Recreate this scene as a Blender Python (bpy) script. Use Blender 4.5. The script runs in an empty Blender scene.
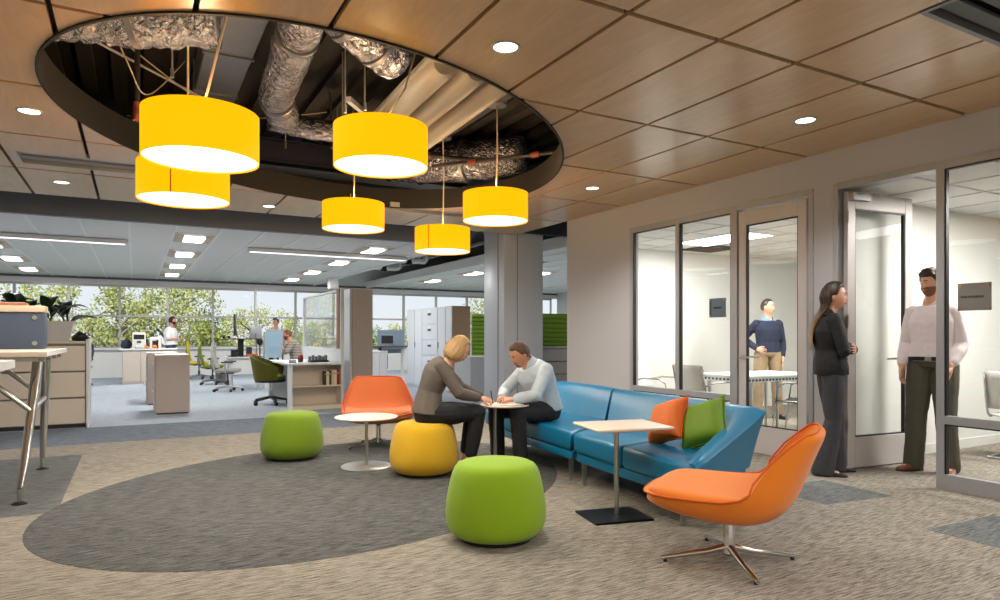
import bpy, bmesh, math, random
from mathutils import Vector, Matrix, Euler, noise as mnoise
random.seed(7)
scn = bpy.context.scene
COL = scn.collection
PI = math.pi
R = math.radians

# ------------------------------------------------------------------ helpers
def lin(c):
    def f(v):
        v /= 255.0
        return v / 12.92 if v <= 0.04045 else ((v + 0.055) / 1.055) ** 2.4
    return (f(c[0]), f(c[1]), f(c[2]), 1.0)

class G:
    """collects shapes into one bmesh, then links them as ONE mesh object"""
    def __init__(self):
        self.bm = bmesh.new()
    def box(self, c, s, rz=0.0, bev=0.0, seg=2, rot=None):
        m = Matrix.Translation(Vector(c)) @ (rot.to_matrix().to_4x4() if rot is not None else Matrix.Rotation(rz, 4, 'Z')) @ Matrix.Diagonal((s[0], s[1], s[2], 1))
        r = bmesh.ops.create_cube(self.bm, size=1.0, matrix=m)
        if bev > 0:
            es = list({e for v in r['verts'] for e in v.link_edges})
            bmesh.ops.bevel(self.bm, geom=es, offset=min(bev, 0.49 * min(s)), segments=seg, affect='EDGES', profile=0.5)
        return self
    def b2(self, x0, x1, y0, y1, z0, z1, bev=0.0, seg=2):
        return self.box(((x0 + x1) / 2, (y0 + y1) / 2, (z0 + z1) / 2), (abs(x1 - x0), abs(y1 - y0), abs(z1 - z0)), 0, bev, seg)
    def rings(self, rings, cap=True, closed=False):
        bm = self.bm
        vr = [[bm.verts.new(p) for p in r] for r in rings]
        n = len(vr[0])
        pairs = list(zip(vr[:-1], vr[1:]))
        if closed:
            pairs.append((vr[-1], vr[0]))
        for a, b in pairs:
            for i in range(n):
                j = (i + 1) % n
                try:
                    bm.faces.new((a[i], a[j], b[j], b[i]))
                except ValueError:
                    pass
        if cap and not closed:
            bm.faces.new(list(reversed(vr[0])))
            bm.faces.new(vr[-1])
        return self
    def tube(self, pts, r, seg=10, cap=True, closed=False):
        pts = [Vector(p) for p in pts]
        n = len(pts)
        rs = r if isinstance(r, (list, tuple)) else [r] * n
        t0 = (pts[1] - pts[0]).normalized()
        ref = Vector((0, 0, 1)) if abs(t0.z) < 0.9 else Vector((1, 0, 0))
        u = t0.cross(ref).normalized()
        out = []
        for i, p in enumerate(pts):
            if closed:
                t = pts[(i + 1) % n] - pts[i - 1]
            elif i == 0:
                t = pts[1] - pts[0]
            elif i == n - 1:
                t = pts[-1] - pts[-2]
            else:
                t = (pts[i + 1] - p).normalized() + (p - pts[i - 1]).normalized()
            t = t.normalized() if t.length > 1e-9 else t0
            u = u - t * u.dot(t)
            u = u.normalized() if u.length > 1e-6 else t.orthogonal().normalized()
            w = t.cross(u)
            out.append([p + (u * math.cos(2 * PI * k / seg) + w * math.sin(2 * PI * k / seg)) * rs[i] for k in range(seg)])
        return self.rings(out, cap, closed)
    def lathe(self, prof, seg=32, c=(0, 0, 0)):
        out = []
        for r, z in prof:
            r = max(r, 1e-4)
            out.append([(c[0] + r * math.cos(2 * PI * k / seg), c[1] + r * math.sin(2 * PI * k / seg), c[2] + z) for k in range(seg)])
        return self.rings(out)
    def prism(self, poly, z0, z1, bev=0.0, seg=2):
        bm = self.bm
        a = [bm.verts.new((p[0], p[1], z0)) for p in poly]
        b = [bm.verts.new((p[0], p[1], z1)) for p in poly]
        n = len(poly)
        fs = [bm.faces.new(list(reversed(a))), bm.faces.new(b)]
        for i in range(n):
            j = (i + 1) % n
            fs.append(bm.faces.new((a[i], a[j], b[j], b[i])))
        bmesh.ops.recalc_face_normals(bm, faces=fs)
        if bev > 0:
            es = list({e for f in fs for e in f.edges})
            bmesh.ops.bevel(bm, geom=es, offset=bev, segments=seg, affect='EDGES', profile=0.5)
        return self
    def ball(self, c, r, su=12, sv=8):
        rr = r if isinstance(r, (list, tuple)) else (r, r, r)
        m = Matrix.Translation(Vector(c)) @ Matrix.Diagonal((rr[0], rr[1], rr[2], 1))
        bmesh.ops.create_uvsphere(self.bm, u_segments=su, v_segments=sv, radius=1.0, matrix=m)
        return self
    def quad(self, a, b, c, d):
        self.bm.faces.new([self.bm.verts.new(p) for p in (a, b, c, d)])
        return self
    def build(self, name, mat=None, parent=None, loc=None, rz=0.0, ang=35, recalc=True, subsurf=0):
        if recalc:
            bmesh.ops.recalc_face_normals(self.bm, faces=self.bm.faces[:])
        me = bpy.data.meshes.new(name)
        self.bm.to_mesh(me)
        self.bm.free()
        return mesh_obj(name, me, mat, parent, loc, rz, ang, subsurf)

def mesh_obj(name, me, mat=None, parent=None, loc=None, rz=0.0, ang=35, subsurf=0):
    for p in me.polygons:
        p.use_smooth = ang > 0
    if 0 < ang < 180:
        me.set_sharp_from_angle(angle=R(ang))
    if mat is not None:
        me.materials.append(mat)
    o = bpy.data.objects.new(name, me)
    COL.objects.link(o)
    if parent is not None:
        o.parent = parent
    if loc is not None:
        o.location = loc
    o.rotation_euler = (0, 0, rz)
    if subsurf:
        md = o.modifiers.new('sub', 'SUBSURF')
        md.levels = md.render_levels = subsurf
    return o

def text_mesh(name, body, size, m, parent=None, loc=(0, 0, 0), rot=(0, 0, 0), offset=0.0, extrude=0.001):
    cu = bpy.data.curves.new(name, 'FONT')
    cu.body = body; cu.size = size; cu.extrude = extrude; cu.align_x = 'CENTER'; cu.align_y = 'CENTER'; cu.offset = offset
    tmp = bpy.data.objects.new('tmp', cu); COL.objects.link(tmp)
    dg = bpy.context.evaluated_depsgraph_get()
    me = bpy.data.meshes.new_from_object(tmp.evaluated_get(dg))
    bpy.data.objects.remove(tmp); bpy.data.curves.remove(cu)
    me.name = name; me.materials.clear()
    o = mesh_obj(name, me, m, parent, loc, 0, 0)
    o.rotation_euler = rot
    return o

def tag(o, label, cat, group=None):
    o['label'] = label
    o['category'] = cat
    if group:
        o['group'] = group
    return o

def thing(name, label, cat, loc=(0, 0, 0), rz=0.0, group=None):
    o = bpy.data.objects.new(name, None)
    COL.objects.link(o)
    o.location = loc
    o.rotation_euler = (0, 0, rz)
    o.empty_display_size = 0.1
    return tag(o, label, cat, group)

def struct(o):
    o['kind'] = 'structure'
    return o

def dup(root, label, loc, rz=0.0, group=None, scale=None):
    def cp(o, par):
        c = o.copy()
        COL.objects.link(c)
        if par is not None:
            c.parent = par
        for ch in list(o.children):
            cp(ch, c)
        return c
    r = cp(root, None)
    r.location = loc
    r.rotation_euler = (0, 0, rz)
    r['label'] = label
    if group:
        r['group'] = group
    if scale:
        r.scale = scale
    return r

# ------------------------------------------------------------------ materials
MATS = {}
def mat(name, rgb, rough=0.5, metal=0.0, var=0.0, scale=20.0, bump=0.0, bscale=200.0, emit=None, estr=0.0, coat=0.0, stretch=None, spec=0.5, sheen=0.0):
    if name in MATS:
        return MATS[name]
    m = bpy.data.materials.new(name)
    m.use_nodes = True
    nt = m.node_tree
    b = nt.nodes['Principled BSDF']
    c = lin(rgb)
    b.inputs['Base Color'].default_value = c
    b.inputs['Roughness'].default_value = rough
    b.inputs['Metallic'].default_value = metal
    b.inputs['Specular IOR Level'].default_value = spec
    if coat:
        b.inputs['Coat Weight'].default_value = coat
    if sheen:
        b.inputs['Sheen Weight'].default_value = sheen
    tc = nt.nodes.new('ShaderNodeTexCoord')
    src = tc.outputs['Object']
    if stretch:
        mp = nt.nodes.new('ShaderNodeMapping')
        mp.inputs['Scale'].default_value = stretch
        nt.links.new(src, mp.inputs['Vector'])
        src = mp.outputs['Vector']
    v = max(var, 0.02)
    nz = nt.nodes.new('ShaderNodeTexNoise')
    nz.inputs['Scale'].default_value = scale
    nz.inputs['Detail'].default_value = 4
    nt.links.new(src, nz.inputs['Vector'])
    rp = nt.nodes.new('ShaderNodeMix')
    rp.data_type = 'RGBA'
    rp.inputs[6].default_value = tuple(max(0, x * (1 - v)) for x in c[:3]) + (1,)
    rp.inputs[7].default_value = tuple(x * (1 + v) for x in c[:3]) + (1,)
    nt.links.new(nz.outputs['Fac'], rp.inputs[0])
    nt.links.new(rp.outputs[2], b.inputs['Base Color'])
    if bump:
        n2 = nt.nodes.new('ShaderNodeTexNoise')
        n2.inputs['Scale'].default_value = bscale
        n2.inputs['Detail'].default_value = 3
        nt.links.new(src, n2.inputs['Vector'])
        bp = nt.nodes.new('ShaderNodeBump')
        bp.inputs['Strength'].default_value = bump
        bp.inputs['Distance'].default_value = 0.01
        nt.links.new(n2.outputs['Fac'], bp.inputs['Height'])
        nt.links.new(bp.outputs['Normal'], b.inputs['Normal'])
    if emit is not None:
        b.inputs['Emission Color'].default_value = emit if len(emit) == 4 else lin(emit)
        b.inputs['Emission Strength'].default_value = estr
    MATS[name] = m
    return m

def emis(name, col, strength):
    m = bpy.data.materials.new(name)
    m.use_nodes = True
    nt = m.node_tree
    b = nt.nodes['Principled BSDF']
    b.inputs['Base Color'].default_value = (0.8, 0.8, 0.8, 1)
    b.inputs['Emission Color'].default_value = tuple(col) + (1,)
    b.inputs['Emission Strength'].default_value = strength
    return m

def glass(name, tint=(0.96, 0.98, 0.97), base=0.045, haze=0.0, hazecol=(0.8, 0.85, 0.85)):
    m = bpy.data.materials.new(name)
    m.use_nodes = True
    nt = m.node_tree
    nt.nodes.remove(nt.nodes['Principled BSDF'])
    out = nt.nodes['Material Output']
    lw = nt.nodes.new('ShaderNodeLayerWeight')
    lw.inputs['Blend'].default_value = 0.5
    pw = nt.nodes.new('ShaderNodeMath'); pw.operation = 'POWER'; pw.inputs[1].default_value = 4.0
    ml = nt.nodes.new('ShaderNodeMath'); ml.operation = 'MULTIPLY_ADD'; ml.inputs[1].default_value = 1 - base; ml.inputs[2].default_value = base
    nt.links.new(lw.outputs['Facing'], pw.inputs[0]); nt.links.new(pw.outputs[0], ml.inputs[0])
    tr = nt.nodes.new('ShaderNodeBsdfTransparent'); tr.inputs['Color'].default_value = tint + (1,)
    gl = nt.nodes.new('ShaderNodeBsdfGlossy'); gl.inputs['Roughness'].default_value = 0.0
    mx = nt.nodes.new('ShaderNodeMixShader')
    nt.links.new(ml.outputs[0], mx.inputs[0])
    last = tr.outputs[0]
    if haze > 0:
        df = nt.nodes.new('ShaderNodeBsdfDiffuse'); df.inputs['Color'].default_value = hazecol + (1,)
        m2 = nt.nodes.new('ShaderNodeMixShader'); m2.inputs[0].default_value = haze
        nt.links.new(tr.outputs[0], m2.inputs[1]); nt.links.new(df.outputs[0], m2.inputs[2])
        last = m2.outputs[0]
    nt.links.new(last, mx.inputs[1]); nt.links.new(gl.outputs[0], mx.inputs[2])
    nt.links.new(mx.outputs[0], out.inputs['Surface'])
    return m

def carpet(name, dark, light, streak=(1.0, 9.0, 1.0), contrast=1.0, rot=0.0):
    m = bpy.data.materials.new(name)
    m.use_nodes = True
    nt = m.node_tree
    b = nt.nodes['Principled BSDF']
    b.inputs['Roughness'].default_value = 0.95
    b.inputs['Specular IOR Level'].default_value = 0.15
    tc = nt.nodes.new('ShaderNodeTexCoord')
    mp = nt.nodes.new('ShaderNodeMapping')
    mp.inputs['Scale'].default_value = streak
    mp.inputs['Rotation'].default_value = (0, 0, rot)
    nt.links.new(tc.outputs['Object'], mp.inputs['Vector'])
    n1 = nt.nodes.new('ShaderNodeTexNoise'); n1.inputs['Scale'].default_value = 4; n1.inputs['Detail'].default_value = 4; n1.inputs['Roughness'].default_value = 0.7
    nt.links.new(mp.outputs[0], n1.inputs['Vector'])
    n2 = nt.nodes.new('ShaderNodeTexNoise'); n2.inputs['Scale'].default_value = 110; n2.inputs['Detail'].default_value = 2
    nt.links.new(tc.outputs['Object'], n2.inputs['Vector'])
    n3 = nt.nodes.new('ShaderNodeTexNoise'); n3.inputs['Scale'].default_value = 1.2
    nt.links.new(tc.outputs['Object'], n3.inputs['Vector'])
    ad = nt.nodes.new('ShaderNodeMath'); ad.operation = 'MULTIPLY_ADD'; ad.inputs[1].default_value = 0.85
    nt.links.new(n1.outputs['Fac'], ad.inputs[0])
    m2 = nt.nodes.new('ShaderNodeMath'); m2.operation = 'MULTIPLY_ADD'; m2.inputs[1].default_value = 0.15
    nt.links.new(n2.outputs['Fac'], m2.inputs[0])
    m3 = nt.nodes.new('ShaderNodeMath'); m3.operation = 'MULTIPLY'; m3.inputs[1].default_value = 0.05
    nt.links.new(n3.outputs['Fac'], m3.inputs[0]); nt.links.new(m3.outputs[0], m2.inputs[2])
    nt.links.new(m2.outputs[0], ad.inputs[2])
    rp = nt.nodes.new('ShaderNodeValToRGB')
    rp.color_ramp.elements[0].position = 0.5 - 0.14 / contrast; rp.color_ramp.elements[0].color = lin(dark)
    rp.color_ramp.elements[1].position = 0.5 + 0.14 / contrast; rp.color_ramp.elements[1].color = lin(light)
    nt.links.new(ad.outputs[0], rp.inputs[0]); nt.links.new(rp.outputs[0], b.inputs['Base Color'])
    bp = nt.nodes.new('ShaderNodeBump'); bp.inputs['Strength'].default_value = 0.35; bp.inputs['Distance'].default_value = 0.004
    nt.links.new(n2.outputs['Fac'], bp.inputs['Height']); nt.links.new(bp.outputs[0], b.inputs['Normal'])
    return m

def wood(name, c1, c2, panel=(0.67, 1.38), rough=0.3):
    m = bpy.data.materials.new(name)
    m.use_nodes = True
    nt = m.node_tree
    b = nt.nodes['Principled BSDF']
    b.inputs['Roughness'].default_value = rough
    b.inputs['Coat Weight'].default_value = 0.15
    b.inputs['Coat Roughness'].default_value = 0.25
    tc = nt.nodes.new('ShaderNodeTexCoord')
    sn = nt.nodes.new('ShaderNodeVectorMath'); sn.operation = 'SNAP'; sn.inputs[1].default_value = (panel[0], panel[1], 50)
    nt.links.new(tc.outputs['Object'], sn.inputs[0])
    wn = nt.nodes.new('ShaderNodeTexWhiteNoise'); nt.links.new(sn.outputs[0], wn.inputs['Vector'])
    of = nt.nodes.new('ShaderNodeVectorMath'); of.operation = 'MULTIPLY_ADD'; of.inputs[1].default_value = (6, 6, 6)
    nt.links.new(wn.outputs['Color'], of.inputs[0]); nt.links.new(tc.outputs['Object'], of.inputs[2])
    mp = nt.nodes.new('ShaderNodeMapping'); mp.inputs['Scale'].default_value = (7, 1.3, 1)
    nt.links.new(of.outputs[0], mp.inputs['Vector'])
    n1 = nt.nodes.new('ShaderNodeTexNoise'); n1.inputs['Scale'].default_value = 1.6; n1.inputs['Detail'].default_value = 8; n1.inputs['Roughness'].default_value = 0.62; n1.inputs['Distortion'].default_value = 1.2
    nt.links.new(mp.outputs[0], n1.inputs['Vector'])
    rp = nt.nodes.new('ShaderNodeValToRGB')
    rp.color_ramp.elements[0].position = 0.3; rp.color_ramp.elements[0].color = lin(c1)
    rp.color_ramp.elements[1].position = 0.7; rp.color_ramp.elements[1].color = lin(c2)
    nt.links.new(n1.outputs['Fac'], rp.inputs[0])
    hv = nt.nodes.new('ShaderNodeHueSaturation')
    mr = nt.nodes.new('ShaderNodeMapRange'); mr.inputs[3].default_value = 0.92; mr.inputs[4].default_value = 1.08
    nt.links.new(wn.outputs['Value'], mr.inputs[0]); nt.links.new(mr.outputs[0], hv.inputs['Value'])
    nt.links.new(rp.outputs[0], hv.inputs['Color']); nt.links.new(hv.outputs[0], b.inputs['Base Color'])
    return m

def foil_mat():
    m = mat('crinkled_foil', (150, 156, 166), 0.22, 1.0, var=0.25, scale=9)
    nt = m.node_tree
    b = nt.nodes['Principled BSDF']
    tc = nt.nodes.new('ShaderNodeTexCoord')
    vo = nt.nodes.new('ShaderNodeTexNoise'); vo.inputs['Scale'].default_value = 14; vo.inputs['Detail'].default_value = 5; vo.inputs['Distortion'].default_value = 1.5
    nt.links.new(tc.outputs['Object'], vo.inputs['Vector'])
    bp = nt.nodes.new('ShaderNodeBump'); bp.inputs['Strength'].default_value = 1.0; bp.inputs['Distance'].default_value = 0.06
    nt.links.new(vo.outputs['Fac'], bp.inputs['Height']); nt.links.new(bp.outputs[0], b.inputs['Normal'])
    return m

def striped(name, c1, c2, freq, axis='Y', rough=0.6, width=0.15):
    m = bpy.data.materials.new(name)
    m.use_nodes = True
    nt = m.node_tree
    b = nt.nodes['Principled BSDF']; b.inputs['Roughness'].default_value = rough
    tc = nt.nodes.new('ShaderNodeTexCoord')
    sp = nt.nodes.new('ShaderNodeSeparateXYZ'); nt.links.new(tc.outputs['Object'], sp.inputs[0])
    mu = nt.nodes.new('ShaderNodeMath'); mu.operation = 'MULTIPLY'; mu.inputs[1].default_value = freq
    nt.links.new(sp.outputs[axis], mu.inputs[0])
    fr = nt.nodes.new('ShaderNodeMath'); fr.operation = 'FRACT'; nt.links.new(mu.outputs[0], fr.inputs[0])
    lt = nt.nodes.new('ShaderNodeMath'); lt.operation = 'LESS_THAN'; lt.inputs[1].default_value = width; nt.links.new(fr.outputs[0], lt.inputs[0])
    mx = nt.nodes.new('ShaderNodeMix'); mx.data_type = 'RGBA'
    mx.inputs[6].default_value = lin(c1); mx.inputs[7].default_value = lin(c2)
    nt.links.new(lt.outputs[0], mx.inputs[0]); nt.links.new(mx.outputs[2], b.inputs['Base Color'])
    return m

M_wall = mat('wall_paint', (184, 183, 187), 0.6, var=0.02, scale=3)
M_white = mat('white_paint', (226, 226, 222), 0.55, var=0.02, scale=3)
M_ceilw = mat('ceiling_tile', (228, 228, 226), 0.8, var=0.03, scale=40)
M_alum = mat('satin_aluminium', (178, 178, 176), 0.35, 0.6, var=0.03)
M_frame = mat('frame_paint', (162, 162, 165), 0.4, 0.25, var=0.02)
M_chrome = mat('polished_chrome', (215, 215, 215), 0.12, 1.0)
M_brush = mat('brushed_steel', (190, 190, 188), 0.3, 1.0, var=0.05, scale=60)
M_black = mat('black_plastic', (22, 22, 24), 0.45)
M_dark = mat('dark_void', (24, 23, 24), 0.8, var=0.3, scale=6)
M_slate = mat('slate_paint', (52, 56, 66), 0.6, var=0.03)
M_rim = mat('oval_rim', (7, 7, 8), 0.7)
M_void = mat('black_backing', (3, 3, 4), 0.9)
M_beige = mat('beige_laminate', (218, 206, 190), 0.5, var=0.02)
M_beige2 = mat('mauve_laminate', (196, 181, 172), 0.5, var=0.02)
M_cabw = mat('white_laminate', (218, 220, 222), 0.45, var=0.02)
M_cabg = mat('pale_metal_cabinet', (196, 202, 210), 0.4, 0.0, var=0.02)
M_orange = mat('orange_wool', (226, 122, 16), 0.85, var=0.10, scale=160, bump=0.25, bscale=420, sheen=0.2)
M_orange2 = mat('burnt_orange_wool', (184, 92, 40), 0.85, var=0.10, scale=160, bump=0.25, bscale=420, sheen=0.2)
M_green = mat('lime_wool', (138, 176, 4), 0.85, var=0.07, scale=160, bump=0.2, bscale=420, sheen=0.15)
M_yellow = mat('mustard_wool', (218, 172, 20), 0.85, var=0.07, scale=160, bump=0.2, bscale=420, sheen=0.15)
M_blue = mat('blue_leather', (4, 114, 156), 0.36, var=0.10, scale=5, bump=0.08, bscale=120, coat=0.08)
M_bluedk = mat('blue_leather_piping', (12, 82, 126), 0.4)
M_cream = mat('cream_laminate', (232, 218, 200), 0.35, var=0.02)
M_plate = mat('black_steel_plate', (34, 34, 36), 0.28, 0.7)
M_foil = foil_mat()
M_duct = mat('galvanised_steel', (120, 122, 126), 0.4, 0.8, var=0.15, scale=8)
M_glass = glass('clear_glass')
M_winglass = glass('window_glass', (0.98, 0.99, 1.0), 0.012)
M_haze = glass('hazy_glass', (0.93, 0.95, 0.95), 0.05, 0.22)
M_aqua = glass('aqua_acrylic', (0.62, 0.8, 0.9), 0.05, 0.35, (0.55, 0.75, 0.85))
M_wood = wood('maple_ceiling', (188, 154, 114), (204, 172, 132))
M_skin1 = mat('skin_fair', (226, 172, 142), 0.5, var=0.04, scale=30)
M_skin2 = mat('skin_tan', (205, 146, 116), 0.5, var=0.05, scale=30)
# ================================================================== CAMERA, WORLD
H = 1.22
TH = R(28.9)
cam = bpy.data.cameras.new('camera')
cam.sensor_width = 36.0
cam.lens = 36.0 * 662.0 / 1000.0
cam.shift_y = 0.036
cam.clip_end = 300
co = bpy.data.objects.new('camera', cam)
COL.objects.link(co)
co.location = (0, 0, H)
co.rotation_euler = (PI / 2, 0, -TH)
scn.camera = co

w = bpy.data.worlds.new('sky')
scn.world = w
w.use_nodes = True
nt = w.node_tree
bg = nt.nodes['Background']
tc = nt.nodes.new('ShaderNodeTexCoord')
sp = nt.nodes.new('ShaderNodeSeparateXYZ')
nt.links.new(tc.outputs['Generated'], sp.inputs[0])
rp = nt.nodes.new('ShaderNodeValToRGB')
rp.color_ramp.elements[0].position = 0.0; rp.color_ramp.elements[0].color = (0.86, 0.90, 0.93, 1)
rp.color_ramp.elements[1].position = 0.6; rp.color_ramp.elements[1].color = (0.55, 0.75, 1.0, 1)
nt.links.new(sp.outputs['Z'], rp.inputs[0]); nt.links.new(rp.outputs[0], bg.inputs['Color'])
bg.inputs['Strength'].default_value = 1.0
scn.view_settings.view_transform = 'Standard'
scn.view_settings.look = 'None'
scn.view_settings.exposure = 0.0
scn.cycles.use_denoising = True
scn.cycles.max_bounces = 8
scn.cycles.transparent_max_bounces = 16
scn.cycles.sample_clamp_indirect = 6.0
scn.cycles.caustics_reflective = False
scn.cycles.caustics_refractive = False

def lamp(name, kind, loc, energy, color=(1, 1, 1), rot=(0, 0, 0), **kw):
    l = bpy.data.lights.new(name, kind)
    l.energy = energy
    l.color = color
    l.cycles.use_multiple_importance_sampling = False
    for k, v in kw.items():
        setattr(l, k, v)
    o = bpy.data.objects.new(name, l)
    COL.objects.link(o)
    o.location = loc
    o.rotation_euler = rot
    return o

# ================================================================== FLOOR
XL, XR, YB, YF = -6.0, 15.0, -3.0, 22.4
XW = 5.64           # plane of the glazed partition
ZC = 2.93           # wood ceiling underside
C_beige = carpet('carpet_beige', (72, 69, 64), (170, 161, 148), (2.2, 26, 1), 1.15, rot=0.5)
C_oval = carpet('carpet_charcoal', (14, 17, 22), (112, 112, 111), (2.0, 24, 1), 1.15, rot=0.42)
C_band = carpet('carpet_slate', (56, 66, 78), (130, 138, 148), (2.0, 24, 1), 1.1, rot=0.3)
C_grey = carpet('carpet_grey', (56, 60, 62), (128, 130, 130), (2.0, 24, 1), 1.1, rot=0.5)
C_off = carpet('carpet_office', (112, 122, 134), (182, 189, 197), (2.0, 24, 1), 0.9, rot=0.4)
struct(G().b2(XL, XR, YB, 10.36, -0.12, 0.0).build('floor', C_beige))
struct(G().b2(XL, XR, 10.36, YF, -0.12, 0.0).build('floor_office', C_off))
struct(G().b2(XL, XW, 8.80, 10.36, 0.0, 0.0015).build('floor_band', C_band))
struct(G().b2(XL, -0.47, 5.5, 8.05, 0.0, 0.0015).build('floor_rect_left', C_grey))  # darker grey rectangle on the floor at left
def ell(c, a, b, ang, n=96):
    ca, sa = math.cos(ang), math.sin(ang)
    return [(c[0] + a * math.cos(t) * ca - b * math.sin(t) * sa, c[1] + a * math.cos(t) * sa + b * math.sin(t) * ca) for t in [2 * PI * k / n for k in range(n)]]
struct(G().prism(ell((1.52, 5.53), 2.27, 1.72, R(33)), 0.0, 0.002).build('floor_oval', C_oval, ang=20))
def gp(u, v, z=0.0):
    d = (u - 500) / 662.0; wv = (336 - v) / 662.0
    t = (z - H) / wv
    return (t * (d * math.cos(TH) + math.sin(TH)), t * (-d * math.sin(TH) + math.cos(TH)))
struct(G().prism([(4.42, 3.62), (4.38, 3.05), (5.06, 2.98), (5.10, 3.58)], 0.0, 0.0015).build('floor_tile_middle', C_grey))
struct(G().prism([(4.37, 2.35), (4.35, 1.67), (5.10, 1.66), (5.12, 2.32)], 0.0, 0.0015).build('floor_tile_right', C_grey))

# ================================================================== WALLS
g = G()
g.b2(XW, XW + 0.14, 6.72, 8.15, 0, 3.4)
g.b2(XW, XW + 0.14, YB, 6.72, 2.62, 3.4)
g.b2(XW, XW + 0.14, 3.86, 4.06, 0, 2.62)
g.b2(XW, XW + 0.14, YB, 0.9, 0, 2.62)
struct(g.build('wall_right', M_wall))
struct(G().b2(XW + 0.14, 11.0, 7.87, 8.15, 0, 3.4).build('wall_meeting_back', M_white))
struct(G().b2(XW + 0.14, 11.0, 3.88, 4.0, 0, 2.62).build('wall_partition', M_white))
struct(G().b2(11.0, 11.14, YB, 8.15, 0, 3.4).build('wall_meeting_right', M_white))
struct(G().b2(XL, XW, YB - 0.14, YB, 0, 4.1).build('wall_back', M_white))
struct(G().b2(XW + 0.14, 11.0, YB - 0.14, YB, 0, 3.4).build('wall_office_near', M_white))
struct(G().b2(XL - 0.14, XL, YB, YF, 0, 4.1).build('wall_left', M_white))
struct(G().b2(XR, XR + 0.14, 8.15, YF, 0, 4.1).build('wall_office_right', M_white))
struct(G().b2(11.14, XR, 8.0, 8.15, 0, 4.1).build('wall_office_side', M_white))
g = G()
g.b2(XW + 0.14, 11.0, 3.865, 3.88, 0, 0.10)
struct(g.build('baseboard_partition', M_white))
struct(G().b2(XW + 0.14, 11.0, 7.855, 7.87, 0, 0.10).build('baseboard_meeting', M_white))
struct(G().b2(XW - 0.012, XW, 6.72, 8.15, 0, 0.10).build('baseboard_right', M_frame))

# room ceilings with tile joints
def tile_ceiling(name, x0, x1, y0, y1, z):
    g = G().b2(x0, x1, y0, y1, z, z + 0.03)
    return struct(g.build(name, M_ceilw))
tile_ceiling('ceiling_meeting', XW + 0.14, 11.0, 4.0, 7.87, 2.56)
tile_ceiling('ceiling_huddle', XW + 0.14, 11.0, YB, 3.88, 2.56)
g = G()
for y in [4.5, 5.1, 5.7, 6.3, 6.9, 7.5]:
    g.b2(XW + 0.14, 11.0, y - 0.012, y + 0.012, 2.552, 2.56)
for x in [6.3, 6.9, 7.5, 8.1, 8.7, 9.3, 9.9]:
    g.b2(x - 0.012, x + 0.012, 4.0, 7.87, 2.553, 2.561)
    g.b2(x - 0.012, x + 0.012, YB, 3.88, 2.553, 2.561)
for y in [0.2, 0.8, 1.4, 2.0, 2.6, 3.2]:
    g.b2(XW + 0.14, 11.0, y - 0.012, y + 0.012, 2.552, 2.56)
struct(g.build('trim_ceiling_grid', mat('grid_pale', (206, 206, 206), 0.6)))

# ================================================================== WOOD CEILING WITH OVAL OPENING
OV = ((1.77, 6.05), 2.70, 1.93, R(47))
px, py = 0.67, 1.375
g = G()
X0 = XW - 0.67 * 17
xs = [XW - px * k for k in range(0, 18)]
ys = [-2.76 + py * k for k in range(0, 10)]     # ... 2.74, 4.115, 5.49, 6.865, 8.24, 9.615
ys[-1] = 9.66
gap = 0.015
for i in range(len(xs) - 1):
    for j in range(len(ys) - 1):
        a, b = xs[i + 1] + gap, xs[i] - gap
        g.b2(a, b if i else XW, ys[j] + gap * 1.3, ys[j + 1] - (gap * 1.3 if j < len(ys) - 2 else 0), ZC, ZC + 0.035)
panel = g.build('ceiling', M_wood, ang=30)
struct(panel)
backing = struct(G().b2(xs[-1], XW, ys[0], 9.62, ZC + 0.036, ZC + 0.055).build('ceiling_backing', M_void))
SLOTS = [(-0.99, 0.42, 7.50, 8.02), (2.95, 4.20, 8.33, 8.66), (3.64, 5.50, 1.36, 2.00)]
def boolean(o, build):
    c = build(G()).build('cutter', None)
    md = o.modifiers.new('b', 'BOOLEAN')
    md.operation = 'DIFFERENCE'; md.object = c; md.solver = 'EXACT'; md.use_hole_tolerant = True
    dg = bpy.context.evaluated_depsgraph_get()
    me = bpy.data.meshes.new_from_object(o.evaluated_get(dg))
    o.modifiers.clear()
    o.data = me
    for p in o.data.polygons:
        p.use_smooth = False
    bpy.data.objects.remove(c)
for o in (panel, backing):
    boolean(o, lambda q: q.prism(ell(OV[0], OV[1], OV[2], OV[3], 128), ZC - 0.5, ZC + 0.5))
    for s in SLOTS:
        boolean(o, lambda q: q.b2(s[0], s[1], s[2], s[3], ZC - 0.4, ZC + 0.4))
# the black rim that lines the opening
outer = ell(OV[0], OV[1] + 0.012, OV[2] + 0.012, OV[3], 128)
inner = ell(OV[0], OV[1] - 0.006, OV[2] - 0.006, OV[3], 128)
g = G()
g.rings([[(p[0], p[1], ZC - 0.012) for p in outer], [(p[0], p[1], ZC - 0.012) for p in inner], [(p[0], p[1], ZC + 0.24) for p in inner], [(p[0], p[1], ZC + 0.24) for p in outer]], closed=True)
struct(g.build('trim_oval', M_rim, ang=30))
# raw deck high above
struct(G().b2(XL, XR, YB, 10.9, 3.95, 4.1).build('ceiling_deck', mat('raw_deck', (34, 32, 31), 0.9, var=0.2, scale=4)))
g = G()
for k in range(26):
    x = -1.6 + k * 0.28
    g.b2(x, x + 0.13, 3.2, 9.4, 3.87, 3.95)
struct(g.build('ceiling_ribs', mat('deck_ribs', (38, 36, 34), 0.9)))
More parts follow.
